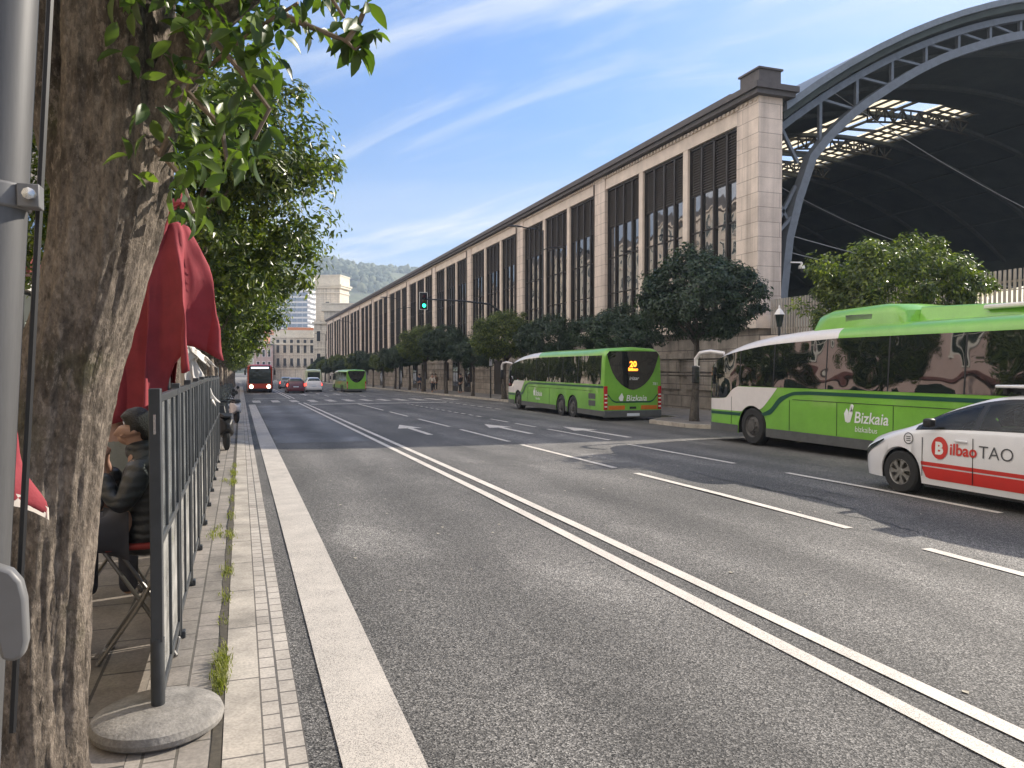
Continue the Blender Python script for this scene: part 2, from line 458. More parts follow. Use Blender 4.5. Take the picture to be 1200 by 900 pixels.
def bark_mat(name, pale, dark, moss, mid=.5, zscale=.40, scale=9):
    m = bpy.data.materials.new(name); m.use_nodes = True
    t = m.node_tree; b = t.nodes['Principled BSDF']; b.inputs['Roughness'].default_value = .9
    tx = N(t, 'ShaderNodeTexCoord')
    mp = N(t, 'ShaderNodeMapping'); mp.inputs['Scale'].default_value = (1, 1, zscale); mp.inputs['Rotation'].default_value = (R(6), R(-10), 0)
    t.links.new(tx.outputs['Object'], mp.inputs[0])
    n1 = N(t, 'ShaderNodeTexNoise'); n1.inputs['Scale'].default_value = scale * 8; n1.inputs['Detail'].default_value = 8; n1.inputs['Roughness'].default_value = .7
    t.links.new(mp.outputs[0], n1.inputs['Vector'])
    n2 = N(t, 'ShaderNodeTexNoise'); n2.inputs['Scale'].default_value = 5; n2.inputs['Detail'].default_value = 8; n2.inputs['Roughness'].default_value = .62; n2.inputs['Distortion'].default_value = .5
    mp2 = N(t, 'ShaderNodeMapping'); mp2.inputs['Scale'].default_value = (1, 1, .5)
    t.links.new(tx.outputs['Object'], mp2.inputs[0]); t.links.new(mp2.outputs[0], n2.inputs['Vector'])
    n5 = N(t, 'ShaderNodeTexNoise'); n5.inputs['Scale'].default_value = 3.1; n5.inputs['Detail'].default_value = 6
    t.links.new(tx.outputs['Object'], n5.inputs['Vector'])
    r1 = N(t, 'ShaderNodeMapRange'); r1.inputs['From Min'].default_value = mid - .12; r1.inputs['From Max'].default_value = mid + .12
    t.links.new(n2.outputs[0], r1.inputs[0])
    mx = N(t, 'ShaderNodeMix', data_type='RGBA'); mx.inputs['A'].default_value = (*dark, 1); mx.inputs['B'].default_value = (*pale, 1)
    t.links.new(r1.outputs[0], mx.inputs['Factor'])
    r5 = N(t, 'ShaderNodeMapRange'); r5.inputs['From Min'].default_value = .56; r5.inputs['From Max'].default_value = .72; r5.inputs['To Max'].default_value = .7
    t.links.new(n5.outputs[0], r5.inputs[0])
    m2 = N(t, 'ShaderNodeMix', data_type='RGBA'); m2.inputs['B'].default_value = (*moss, 1)
    t.links.new(mx.outputs['Result'], m2.inputs['A']); t.links.new(r5.outputs[0], m2.inputs['Factor'])
    r3 = N(t, 'ShaderNodeMapRange'); r3.inputs['From Min'].default_value = .3; r3.inputs['From Max'].default_value = .7
    r3.inputs['To Min'].default_value = .55; r3.inputs['To Max'].default_value = 1.35
    t.links.new(n1.outputs[0], r3.inputs[0])
    n6 = N(t, 'ShaderNodeTexNoise'); n6.inputs['Scale'].default_value = 34; n6.inputs['Detail'].default_value = 9; n6.inputs['Roughness'].default_value = .75
    t.links.new(mp2.outputs[0], n6.inputs['Vector'])
    r6 = N(t, 'ShaderNodeMapRange'); r6.inputs['From Min'].default_value = .53; r6.inputs['From Max'].default_value = .58; r6.inputs['To Max'].default_value = .55
    t.links.new(n6.outputs[0], r6.inputs[0])
    m6 = N(t, 'ShaderNodeMix', data_type='RGBA'); m6.inputs['B'].default_value = (pale[0] * 1.3, pale[1] * 1.32, pale[2] * 1.34, 1)
    t.links.new(m2.outputs['Result'], m6.inputs['A']); t.links.new(r6.outputs[0], m6.inputs['Factor'])
    r7 = N(t, 'ShaderNodeMapRange'); r7.inputs['From Min'].default_value = .47; r7.inputs['From Max'].default_value = .41; r7.inputs['To Max'].default_value = .5
    t.links.new(n6.outputs[0], r7.inputs[0])
    m7 = N(t, 'ShaderNodeMix', data_type='RGBA'); m7.inputs['B'].default_value = (dark[0] * .6, dark[1] * .6, dark[2] * .6, 1)
    t.links.new(m6.outputs['Result'], m7.inputs['A']); t.links.new(r7.outputs[0], m7.inputs['Factor'])
    vm = N(t, 'ShaderNodeVectorMath', operation='SCALE'); t.links.new(m7.outputs['Result'], vm.inputs[0]); t.links.new(r3.outputs[0], vm.inputs['Scale'])
    t.links.new(vm.outputs[0], b.inputs['Base Color'])
    bp = N(t, 'ShaderNodeBump'); bp.inputs['Strength'].default_value = 1; bp.inputs['Distance'].default_value = .03
    t.links.new(math_node(t, 'ADD', n1.outputs[0], n6.outputs[0]), bp.inputs['Height']); t.links.new(bp.outputs[0], b.inputs['Normal'])
    return m

def translucent(name, col, trans=.6):
    m = bpy.data.materials.new(name); m.use_nodes = True
    t = m.node_tree; b = t.nodes['Principled BSDF']; b.inputs['Roughness'].default_value = .8
    b.inputs['Base Color'].default_value = (*col, 1)
    tr = N(t, 'ShaderNodeBsdfTranslucent'); tr.inputs['Color'].default_value = (*col, 1)
    mx = N(t, 'ShaderNodeMixShader'); mx.inputs[0].default_value = trans
    t.links.new(b.outputs[0], mx.inputs[1]); t.links.new(tr.outputs[0], mx.inputs[2])
    t.links.new(mx.outputs[0], t.nodes['Material Output'].inputs['Surface'])
    return m

def clear_glass(name, tint=(.85, .9, .88), refl=.12, dirt_sheen=(.5, .52, .5), dirt_sheen_f=.15):
    """thin pane: see-through, a reflection, a film of painted reflection and dirt"""
    m = bpy.data.materials.new(name); m.use_nodes = True
    t = m.node_tree; t.nodes.remove(t.nodes['Principled BSDF'])
    tp = N(t, 'ShaderNodeBsdfTransparent'); tp.inputs[0].default_value = (*tint, 1)
    gl = N(t, 'ShaderNodeBsdfGlossy'); gl.inputs['Roughness'].default_value = .05
    df = N(t, 'ShaderNodeBsdfDiffuse'); df.inputs[0].default_value = (*dirt_sheen, 1)
    fr = N(t, 'ShaderNodeFresnel'); fr.inputs[0].default_value = 1.45
    m1 = N(t, 'ShaderNodeMixShader'); m2 = N(t, 'ShaderNodeMixShader')
    t.links.new(fr.outputs[0], m1.inputs[0]); t.links.new(tp.outputs[0], m1.inputs[1]); t.links.new(gl.outputs[0], m1.inputs[2])
    nz = N(t, 'ShaderNodeTexNoise'); nz.inputs['Scale'].default_value = 4; nz.inputs['Detail'].default_value = 6
    mr = N(t, 'ShaderNodeMapRange'); mr.inputs['From Min'].default_value = .3; mr.inputs['From Max'].default_value = .7
    mr.inputs['To Min'].default_value = dirt_sheen_f * .5; mr.inputs['To Max'].default_value = dirt_sheen_f * 1.5
    t.links.new(nz.outputs[0], mr.inputs[0]); t.links.new(mr.outputs[0], m2.inputs[0])
    t.links.new(m1.outputs[0], m2.inputs[1]); t.links.new(df.outputs[0], m2.inputs[2])
    t.links.new(m2.outputs[0], t.nodes['Material Output'].inputs['Surface'])
    return m

def wavy_glass(name, col, ior, bump=.06, bscale=1.2, rough=.02):
    m = mat(name, col, rough=rough, var=.1, ior=ior)
    t = m.node_tree; b = t.nodes['Principled BSDF']
    tx = N(t, 'ShaderNodeTexCoord')
    nb = N(t, 'ShaderNodeTexNoise'); nb.inputs['Scale'].default_value = bscale; nb.inputs['Detail'].default_value = 1
    t.links.new(tx.outputs['Object'], nb.inputs['Vector'])
    bp = N(t, 'ShaderNodeBump'); bp.inputs['Strength'].default_value = bump; bp.inputs['Distance'].default_value = .1
    t.links.new(nb.outputs[0], bp.inputs['Height']); t.links.new(bp.outputs[0], b.inputs['Normal'])
    return m

K = {}
K['asphalt'] = asphalt('asphalt', (.005, .005, .005), (.285, .27, .25), 112, .24)
K['old_asphalt'] = asphalt('old_asphalt', (.085, .088, .092), (.20, .20, .205), stone=140)
K['tar'] = mat('tar', (.022, .022, .023), .6, var=.3, scale=12)
K['line'] = paint_lines('road_paint', (.68, .625, .555), .43, .58, (.16, .15, .135))
K['line_worn'] = paint_lines('road_paint_worn', (.60, .545, .48), .47, .60, (.17, .155, .14))
K['pavers'] = bricks('pavers', (.27, .24, .21), (.20, .18, .155), (.10, .09, .075), .30, .15, .008, 'yx', offset=.5, var=.3)
K['slabs'] = bricks('slabs', (.21, .185, .16), (.17, .15, .13), (.06, .055, .05), .60, .40, .010, 'yx', var=.3)
K['gutter'] = bricks('gutter_stones', (.42, .38, .335), (.34, .305, .265), (.11, .10, .09), .17, .10, .008, 'yx', offset=.4, var=.34, off=.01)
K['kerbstone'] = bricks('kerb_stone', (.39, .35, .30), (.33, .295, .25), (.11, .10, .09), .95, 5.0, .008, 'yx', offset=0, var=.42, off=2.5)
K['stone'] = bricks('station_stone', (.63, .53, .455), (.58, .485, .415), (.36, .30, .255), 2.2, .62, .018, 'wall', offset=.5, var=.16, nscale=.9)
K['stone_plain'] = mat('station_stone_plain', (.62, .525, .445), .8, var=.16, scale=1.2, var2=.08, bump=.2, bscale=20)
K['stone_base'] = bricks('station_base_stone', (.31, .265, .22), (.26, .225, .19), (.12, .10, .085), 1.6, .55, .02, 'wall', var=.4, nscale=1.1)
K['slate'] = mat('slate_cornice', (.085, .075, .075), .7, var=.2, scale=3)
K['bronze'] = mat('dark_bronze', (.028, .022, .019), .5, metal=.3, var=.2)
K['station_glass'] = wavy_glass('station_glass', (.012, .014, .016), 2.8, bump=.10, bscale=1.1)
K['louver'] = mat('louver_metal', (.10, .085, .075), .6, var=.15)
K['steel'] = mat('painted_steel', (.135, .15, .172), .5, metal=.1, var=.18, scale=3)
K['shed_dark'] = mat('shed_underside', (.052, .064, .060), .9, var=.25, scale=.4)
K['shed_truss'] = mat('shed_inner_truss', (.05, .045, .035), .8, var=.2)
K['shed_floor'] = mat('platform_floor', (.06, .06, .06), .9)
K['roof_sheet'] = mat('roof_sheet', (.17, .19, .215), .5, metal=.2, var=.15)
K['skylight'] = translucent('skylight_sheet', (.85, .76, .55), .75)
K['wire'] = mat('cable', (.35, .35, .35), .6)
K['green'] = mat('bus_green', (.175, .43, .045), .28, var=.14, scale=1.3, var2=.05, coat=.6)
K['bus_white'] = mat('bus_white', (.72, .68, .66), .3, var=.05, coat=.5)
K['dark_green'] = mat('stripe_dark_green', (.008, .07, .045), .3, var=.06)
K['skirt'] = mat('skirt_grey', (.085, .088, .088), .55, var=.2)
K['bus_glass'] = wavy_glass('tinted_glass', (.006, .008, .008), 2.15, bump=.13, bscale=1.4)
K['black'] = mat('black_plastic', (.012, .012, .013), .5, var=.1)
K['rubber'] = mat('tyre_rubber', (.018, .018, .018), .8, var=.2, bump=.2)
K['rim'] = mat('wheel_rim', (.30, .29, .27), .4, metal=.6, var=.3, scale=12)
K['hub'] = mat('wheel_hub', (.10, .095, .09), .6, metal=.3, var=.3, scale=20)
K['amber'] = mat('orange_reflector', (.55, .15, .01), .35, var=.1)
K['amber_led'] = mat('orange_display', (1, .25, .02), .4, emit=2.2, var=0)
K['red_lamp'] = mat('red_lamp', (.42, .015, .015), .25, var=.1)
K['red_lit'] = mat('red_lamp_lit', (1, .05, .03), .3, emit=2.5, var=0)
K['white_lens'] = mat('white_lens', (.75, .72, .68), .2, var=.05)
K['lettering'] = mat('white_lettering', (.78, .80, .78), .5, var=.03)
K['plate'] = mat('number_plate', (.62, .66, .72), .4, var=.05)
K['taxi_white'] = mat('taxi_white', (.76, .76, .78), .25, var=.03, coat=.8)
K['taxi_red'] = mat('taxi_red', (.58, .03, .02), .3, var=.05, coat=.5)
K['car_glass'] = wavy_glass('car_glass', (.022, .032, .026), 1.6, bump=.04, bscale=2)
K['taxi_glass'] = clear_glass('taxi_glass', tint=(.50, .58, .53), dirt_sheen_f=.02)
K['grey_ink'] = mat('dark_grey_lettering', (.07, .07, .075), .5, var=.05)
K['chrome'] = mat('bright_metal', (.55, .55, .55), .25, metal=.9, var=.05)
K['red_body'] = mat('red_bus_paint', (.50, .045, .015), .3, var=.06, coat=.4)
K['headlamp'] = mat('headlamp_lit', (1, .82, .6), .3, emit=4, var=0)
K['display_white'] = mat('display_white', (.9, .95, 1), .3, emit=1.2, var=0)
K['green_lit'] = mat('green_signal_lit', (.02, 1, .42), .3, emit=4, var=0)
K['lamp_grey'] = mat('lamp_post_grey', (.035, .037, .04), .5, metal=.3, var=.15)
K['pole_grey'] = mat('galvanised_pole', (.095, .094, .095), .5, metal=.15, var=.14, scale=4, stretch=(8, 8, .4), var2=.06)
K['bracket_grey'] = mat('cast_bracket', (.15, .148, .148), .5, metal=.1, var=.12, scale=8)
K['fence_metal'] = mat('windbreak_metal', (.060, .064, .068), .42, metal=.3, var=.2, scale=6)
K['pane'] = clear_glass('windbreak_glass', tint=(.72, .76, .74), dirt_sheen=(.34, .35, .35), dirt_sheen_f=.32)  # grey film also paints in the pane's dull reflections
K['frost'] = clear_glass('windbreak_frosted', tint=(.6, .62, .6), dirt_sheen=(.36, .35, .33), dirt_sheen_f=.65)
K['concrete'] = mat('base_concrete', (.22, .205, .185), .85, var=.35, scale=9, var2=.15, scale2=80, bump=.25, bscale=50)
K['red_cloth'] = mat('red_cloth', (.255, .030, .040), .85, var=.15, scale=7, bump=.1, bscale=150)
K['red_cloth_hem'] = mat('cream_hem', (.62, .55, .48), .85, var=.08)
K['white_cloth'] = mat('white_cloth', (.72, .68, .64), .85, var=.08)
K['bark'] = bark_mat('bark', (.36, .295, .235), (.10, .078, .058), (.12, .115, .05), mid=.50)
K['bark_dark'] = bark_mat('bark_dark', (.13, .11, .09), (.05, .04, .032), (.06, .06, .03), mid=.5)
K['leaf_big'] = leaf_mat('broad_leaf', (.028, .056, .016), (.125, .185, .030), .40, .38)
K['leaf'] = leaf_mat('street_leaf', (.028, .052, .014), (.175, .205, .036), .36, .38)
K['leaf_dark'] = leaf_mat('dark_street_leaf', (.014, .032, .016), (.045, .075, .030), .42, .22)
K['weed'] = leaf_mat('weed_blades', (.11, .13, .025), (.30, .29, .08), .6, .4)
K['skin'] = mat('skin', (.36, .215, .16), .55, var=.08)
K['hair'] = mat('black_hair', (.016, .014, .013), .5, var=.3, scale=60, bump=.6, bscale=120)
K['jacket'] = mat('dark_jacket', (.020, .024, .030), .55, var=.25, scale=6, bump=.5, bscale=14)
jt = K['jacket'].node_tree                                              # quilted rows of the padded jacket
jw = N(jt, 'ShaderNodeTexWave', bands_direction='Z'); jw.inputs['Scale'].default_value = 5.5; jw.inputs['Distortion'].default_value = 2.5; jw.inputs['Detail'].default_value = 2; jw.inputs['Detail Scale'].default_value = 2.5
jx = N(jt, 'ShaderNodeTexCoord'); jt.links.new(jx.outputs['Object'], jw.inputs['Vector'])
jb = N(jt, 'ShaderNodeBump'); jb.inputs['Strength'].default_value = .3; jb.inputs['Distance'].default_value = .03
jt.links.new(jw.outputs['Fac'], jb.inputs['Height']); jt.links.new(jb.outputs[0], jt.nodes['Principled BSDF'].inputs['Normal'])
jt.nodes['Principled BSDF'].inputs['Roughness'].default_value = .42
K['denim'] = mat('dark_trousers', (.03, .032, .045), .8, var=.2)
K['tube'] = mat('stool_tube', (.20, .19, .18), .4, metal=.6, var=.1)
K['seat_red'] = mat('stool_seat', (.22, .02, .02), .6, var=.1)

# ------------------------------------------------------------------ the setting: ground, road, pavements
def ys_list(y0, y1, step=4):
    n = max(1, int(math.ceil((y1 - y0) / step)))
    return [y0 + (y1 - y0) * i / n for i in range(n + 1)]
def sheet(name, x0, x1, y0, y1, dz, m, thick=0, parent=None):
    """strip following the slope of the street; thick > 0 gives it sides"""
    b = MB(); ys = ys_list(y0, y1)
    if thick:
        b.loft([[(x0, y, ground_z(y) + dz), (x1, y, ground_z(y) + dz), (x1, y, ground_z(y) + dz - thick), (x0, y, ground_z(y) + dz - thick)] for y in ys], smooth=False)
    else:
        b.loft([[(x0, y, ground_z(y) + dz), (x1, y, ground_z(y) + dz)] for y in ys], closed=False, caps=False, smooth=False)
    return b, name, m
def add_struct(t):
    b, name, m = t
    return struct(b.build(name, m, sharp=None))

g = MB()
gy = [-300, -60, 0, 10, 40, 80, 130, 200, 300, 700, 3000]
g.loft([[(x, y, ground_z(min(y, 300)) - .06) for x in (-3000, -60, 0, 40, 100, 3000)] for y in gy], closed=False, caps=False, smooth=False)
struct(g.build('ground', mat('earth_and_paving', (.16, .15, .14), .9, var=.2, scale=.3), sharp=None))
add_struct(sheet('road', .285, 17, -40, 300, 0, K['asphalt']))
rp_ = MB()
pa = [(.90, 21.6), (3.42, 20.9), (3.42, 48), (.90, 48)]
pys = [21.6 + i * 2.2 for i in range(13)]
rp_.loft([[(.90, y, ground_z(y) + .004), (3.42, y - .25, ground_z(y - .25) + .004)] for y in pys], closed=False, caps=False, smooth=False)
struct(rp_.build('road_patch', K['old_asphalt'], sharp=None))
# joints and cracks of tar
cr = MB(); rnd = random.Random(4)
def crack(x, y0, y1, w, amp):
    y = y0; xx = x; prev = None
    while y < y1:
        xx += rnd.uniform(-amp, amp) + (x - xx) * .15
        ww = w * rnd.uniform(.3, 1.2)
        cur = [(xx - ww, y, ground_z(y) + .003), (xx + ww, y, ground_z(y) + .003)]
        if prev: cr.add(prev + [cur[1], cur[0]], [(0, 1, 2, 3)])
        prev = cur; y += rnd.uniform(.05, .12)
crack(7.95, 8.2, 12.6, .018, .05); crack(7.55, 6.9, 8.3, .016, .05); crack(8.6, 8.8, 10.6, .009, .05)
crack(10.9, 12, 17, .012, .06)
struct(cr.build('road_cracks', K['tar'], sharp=None))

# painted markings
def lines(name, quads, m=None):
    b = MB()
    for x0, x1, y0, y1 in quads:
        ys = ys_list(y0, y1, 3)
        b.loft([[(x0, y, ground_z(y) + .008), (x1, y, ground_z(y) + .008)] for y in ys], closed=False, caps=False, smooth=False)
    return struct(b.build(name, m or K['line'], sharp=None))
lines('edge_line', [(.455, .845, -6, 50)], K['line_worn'])
lines('double_centre_line', [(3.485, 3.615, -6, 52), (3.815, 3.945, -6, 52), (3.485, 3.615, 61, 200), (3.815, 3.945, 61, 200)])
D2 = [(.6, 6.25), (7.35, 12.65), (13.5, 18.8), (19.8, 24.7), (26.2, 31.2), (33.3, 37.7), (39.4, 48.5)]
lines('lane_dashes', [(6.84, 6.97, a, b) for a, b in D2] +
      [(9.47, 9.59, a, b) for a, b in [(1.0, 6.4), (7.45, 11.7), (13.3, 17.85)]] +
      [(9.60, 9.72, a, b) for a, b in [(19.2, 23.8), (24.9, 27), (27.8, 30)]] +
      [(9.72, 9.84, 31.7 + 1.25 * i, 32.4 + 1.25 * i) for i in range(13)] +
      [(6.9, 7.03, a, a + 3.5) for a in range(66, 190, 8)] + [(9.7, 9.83, a, a + 3.5) for a in range(64, 190, 8)] +
      [(12.75, 12.87, 38 + 1.6 * i, 39 + 1.6 * i) for i in range(8)])
lines('stop_line', [(4.1, 12.7, 48.7, 49.25), (.9, 3.45, 62.5, 62.95)])
lines('zebra_crossing', [(.75 + 1.24 * i, 1.27 + 1.24 * i, 53.4, 57.6) for i in range(12)], K['line_worn'])
def arrow(x, y):
    b = MB()
    zf = lambda yy: ground_z(yy) + .008
    P = lambda pts: b.add([(x + a, y + c, zf(y + c)) for a, c in pts], [tuple(range(len(pts)))])
    P([(-.09, 0), (.09, 0), (.09, 3.0), (-.09, 3.0)])
    P([(-.42, 3.0), (.42, 3.0), (0, 4.9)])
    return struct(b.build('lane_arrow', K['line'], sharp=None))
for x, y in ((5.45, 22.9), (8.45, 22.1), (10.6, 19.8), (5.45, 70), (8.4, 70)):
    arrow(x, y)

# left side: gutter stones, kerb, pavers, slabs
add_struct(sheet('gutter_strip', .09, .29, -12, 120, .10, K['gutter'], .3))
add_struct(sheet('kerb', -.095, .088, -12, 120, .115, K['kerbstone'], .3))
b, n_, m_ = sheet('pavement', -.52, -.115, -12, 120, .108, K['pavers'], .3); add_struct((b, n_, m_))
b, n_, m_ = sheet('terrace_pavement', -9, -.523, -40, 200, .110, K['slabs'], .3); add_struct((b, n_, m_))
# right side: pavement with a widened kerb round the street tree
kx = [(-40, 15.8), (20.6, 15.8), (21.8, 14.75), (22.6, 14.3), (25.2, 14.3), (26.2, 15.4), (26.8, 16.5), (300, 16.5)]
yy = sorted(set([a for a, _ in kx] + list(range(-36, 300, 4))))
def kerb_x(y):
    for (a, x0), (c, x1) in zip(kx, kx[1:]):
        if a <= y <= c: return x0 + (x1 - x0) * (y - a) / (c - a)
b = MB(); b.loft([[(kerb_x(y) + .18, y, ground_z(y) + .13), (26, y, ground_z(y) + .13), (26, y, ground_z(y) - .2), (kerb_x(y) + .18, y, ground_z(y) - .2)] for y in yy], smooth=False)
struct(b.build('station_pavement', bricks('station_paving', (.20, .185, .17), (.16, .15, .14), (.07, .065, .06), .5, .5, .012, 'xy', var=.25), sharp=None))
b = MB(); b.loft([[(kerb_x(y), y, ground_z(y) + .136), (kerb_x(y) + .175, y, ground_z(y) + .136), (kerb_x(y) + .175, y, ground_z(y) - .2), (kerb_x(y), y, ground_z(y) - .2)] for y in yy], smooth=False)
struct(b.build('station_kerb', K['kerbstone'], sharp=None))

# ------------------------------------------------------------------ the station's long arcade
SX = 20.5
st = thing('railway_station', 'long pale stone station building with tall dark windows between square pillars', 'building', (SX, 27.1, 0))
def PB(name, m, fill, parent=st, **kw):
    b = MB(); fill(b); return b.build(name, m, parent, **kw)
PIER = [(0, 1.5)] + [(14.4 + 14.1 * k, 14.4 + 14.1 * k + 1.45) for k in range(12)]
LEN = PIER[-1][1]
ZS, ZW, ZF, ZC = 4.2, 12.5, 13.36, 13.74
for i, (a, c) in enumerate(PIER):
    PB('pillar', K['stone'], lambda b: b.box(0, 1.2 if i == 0 else .9, a, c, ZS - .3, ZF - .06))
bays = [(PIER[i][1], PIER[i + 1][0]) for i in range(len(PIER) - 1)]
wins = []
for a, c in bays:
    w = (c - a - .84) / 3
    for k in range(3):
        wins.append((a + k * (w + .42), a + k * (w + .42) + w))
    for k in (1, 2):
        y = a + k * w + (k - 1) * .42
        PB('mullion', K['stone_plain'], lambda b: b.box(.07, .45, y, y + .42, ZS - .05, ZW))
PB('frieze', K['stone_plain'], lambda b: [b.box(.06, .9, 1.5, LEN, ZW + .002, ZF - .25), b.box(.03, .9, .02, LEN, ZF - .247, ZF - .10)] + [b.box(-.05, .028, y, y + .16, ZF - .24, ZF - .12) for y in np.arange(.1, LEN, .32)])
PB('cornice', K['slate'], lambda b: (b.box(-.28, 1.65, -.28, LEN + .3, ZF - .055, ZF + .14), b.box(-.40, 1.75, -.40, LEN + .4, ZF + .142, ZC), b.box(-.2, 1.2, 1.7, LEN, ZC + .003, ZC + .16)))
PB('corner_block', K['slate'], lambda b: (b.box(.05, 1.15, .05, 1.35, ZC + .002, ZC + .70), b.box(-.02, 1.22, -.02, 1.42, ZC + .702, ZC + .78)))
PB('sill', K['stone_plain'], lambda b: (b.box(-.22, .9, -.22, LEN, ZS - .62, ZS - .305), b.box(-.10, .9, -.10, LEN, ZS - .302, ZS - .06)))
def f_(b):
    b.box(.10, 1.2, .02, LEN, -3, ZS - .622); b.box(-.02, 1.2, 0, LEN, 2.35, 2.62); b.box(-.10, 1.2, -.06, LEN, -3, .55); b.box(0, 1.2, 0, LEN, 1.55, 1.66)
    for a, c in bays:
        w = (c - a) / 3
        for k in range(3):
            b.box(.02, 1.0, a + k * w + .35, a + (k + 1) * w - .35, .85, 1.50); b.box(.02, 1.0, a + k * w + .35, a + (k + 1) * w - .35, 1.72, 2.28)
PB('base_wall', K['stone_base'], f_)
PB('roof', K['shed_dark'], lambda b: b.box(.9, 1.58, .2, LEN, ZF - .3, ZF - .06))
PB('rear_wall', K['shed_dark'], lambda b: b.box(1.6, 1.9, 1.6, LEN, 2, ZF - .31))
# one window: dark bars, panes, louvres above
W0 = wins[0][1] - wins[0][0]
fr = MB()
for k in range(5):
    y = W0 * k / 4
    fr.box(.19, .36, max(0, y - .065), min(W0, y + .065), 0, ZW - ZS)
fr.box(.20, .35, .066, W0 - .066, 0, .16); fr.box(.20, .35, .066, W0 - .066, ZW - ZS - .12, ZW - ZS)
for z in (2.1, 4.2, 6.0): fr.box(.26, .33, .066, W0 - .066, z - .035, z + .035)
me_fr = fr.mesh('window', K['bronze'], None)
gl = MB()
for k in range(4):
    tw = .006 * (k % 3 - 1)
    y0, y1 = W0 * k / 4 + .065, W0 * (k + 1) / 4 - .065
    for z0, z1 in ((.16, 2.065), (2.135, 4.165), (4.235, 5.965)):
        gl.add([(.30 + tw, y0, z0), (.30 - tw, y1, z0), (.30 - tw, y1, z1), (.30 + tw, y0, z1)], [(0, 1, 2, 3)])
me_gl = gl.mesh('panes', K['station_glass'], None)
lv = MB()
for k in range(4):
    y0, y1 = W0 * k / 4 + .065, W0 * (k + 1) / 4 - .065
    for j in range(17):
        z = 6.04 + j * .125
        lv.add([(.22, y0, z), (.22, y1, z), (.34, y1, z + .11), (.34, y0, z + .11)], [(0, 1, 2, 3)])
    lv.box(.38, .42, y0, y1, 6.0, ZW - ZS - .12)
me_lv = lv.mesh('louvres', K['louver'], None)
for a, c in wins:
    w = link_mesh('window', me_fr, st, (0, a, ZS))
    w.scale = (1, (c - a) / W0, 1)
    link_mesh('panes', me_gl, w); link_mesh('louvres', me_lv, w)
for a, c in PIER[1:]:
    PB('downpipe', K['bronze'], lambda b: b.tube([(-.03, c - .02, ZF - .3), (-.03, c - .02, ZS - .3)], .045, 8))
# doorways of the ground floor
def doorway(y, w, h, glazed):
    z0 = ground_z(27.1 + y) + .13
    b = MB(); b.box(-.125, -.02, y, y + w, z0, z0 + h); b.box(-.15, .0, y - .14, y - .002, z0, z0 + h + .16); b.box(-.15, .0, y + w + .002, y + w + .14, z0, z0 + h + .16); b.box(-.15, .0, y - .001, y + w + .001, z0 + h + .002, z0 + h + .16)
    d = b.build('door', K['bronze'], st)
    if glazed:
        p = MB()
        for k in range(2):
            p.box(-.135, -.127, y + w * k / 2 + .1, y + w * (k + 1) / 2 - .08, z0 + .5, z0 + h * .62); p.box(-.135, -.127, y + w * k / 2 + .1, y + w * (k + 1) / 2 - .08, z0 + h * .66, z0 + h - .15)
        p.build('panes', K['station_glass'], d)
for y, w, h, gz in ((33.5, 1.5, 2.7, 0), (42.5, 1.8, 3.0, 1), (46.8, 1.8, 3.0, 1), (51, 1.2, 2.8, 0), (61, 1.8, 3, 1), (66, 1.8, 3, 1), (75, 1.8, 3, 1), (90, 1.8, 3, 1), (105, 1.8, 3, 1), (120, 1.8, 3, 1)):
    doorway(y, w, h, gz)

# ------------------------------------------------------------------ the vaulted train shed behind it
CX, CZ, CR = 46.94, -20.97, 42.06
shed = thing('train_shed', 'huge arched train shed with grey steel lattice and dark vault beyond the stone corner', 'train shed', (CX, 28, 0))
def arc_z(x, r=CR): return CZ + math.sqrt(max(0, r * r - x * x))
XE = 25.0
xs = [-XE + 2 * XE * i / 60 for i in range(61)]
SK0, SK1, SKY0 = -4.7, 4.6, 14.3
def vault(b, x0, x1, y0, y1, n=30):
    xx = [x0 + (x1 - x0) * i / n for i in range(n + 1)]
    up = [(x, arc_z(x, CR)) for x in xx]; lo = [(x, arc_z(x, CR - .28)) for x in xx][::-1]
    ring = up + lo
    b.loft([[(p, y, q) for p, q in ring] for y in (y0, y1)], smooth=False, caps=False)
    m_ = len(ring)
    for y in (y0, y1): b.add([(p, y, q) for p, q in ring], [(i, i + 1, m_ - 2 - i, m_ - 1 - i) for i in range(n)])
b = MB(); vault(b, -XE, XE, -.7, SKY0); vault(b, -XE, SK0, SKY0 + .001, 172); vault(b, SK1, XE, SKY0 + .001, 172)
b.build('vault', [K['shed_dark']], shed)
b = MB()
def skin_(b, x0, x1, y0, y1, n=30):
    xx = [x0 + (x1 - x0) * i / n for i in range(n + 1)]
    rg = [(x, arc_z(x, CR + .28)) for x in xx] + [(x, arc_z(x, CR + .004)) for x in xx][::-1]
    b.loft([[(p, y, q) for p, q in rg] for y in (y0, y1)], smooth=False, caps=False)
    m_ = len(rg)
    for y in (y0, y1): b.add([(p, y, q) for p, q in rg], [(i, i + 1, m_ - 2 - i, m_ - 1 - i) for i in range(n)])
skin_(b, -XE, XE, -.9, SKY0); skin_(b, -XE, SK0, SKY0 + .001, 172); skin_(b, SK1, XE, SKY0 + .001, 172)
b.build('roof_sheet', K['roof_sheet'], shed)
b = MB()   # side wall and back wall, both in the dark
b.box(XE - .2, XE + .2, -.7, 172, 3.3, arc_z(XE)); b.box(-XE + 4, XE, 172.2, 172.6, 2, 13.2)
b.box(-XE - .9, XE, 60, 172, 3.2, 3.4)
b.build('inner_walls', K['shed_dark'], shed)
b = MB(); b.box(-XE + .6, XE, -2, 172, 2.9, 3.19); b.build('platform', K['shed_floor'], shed)
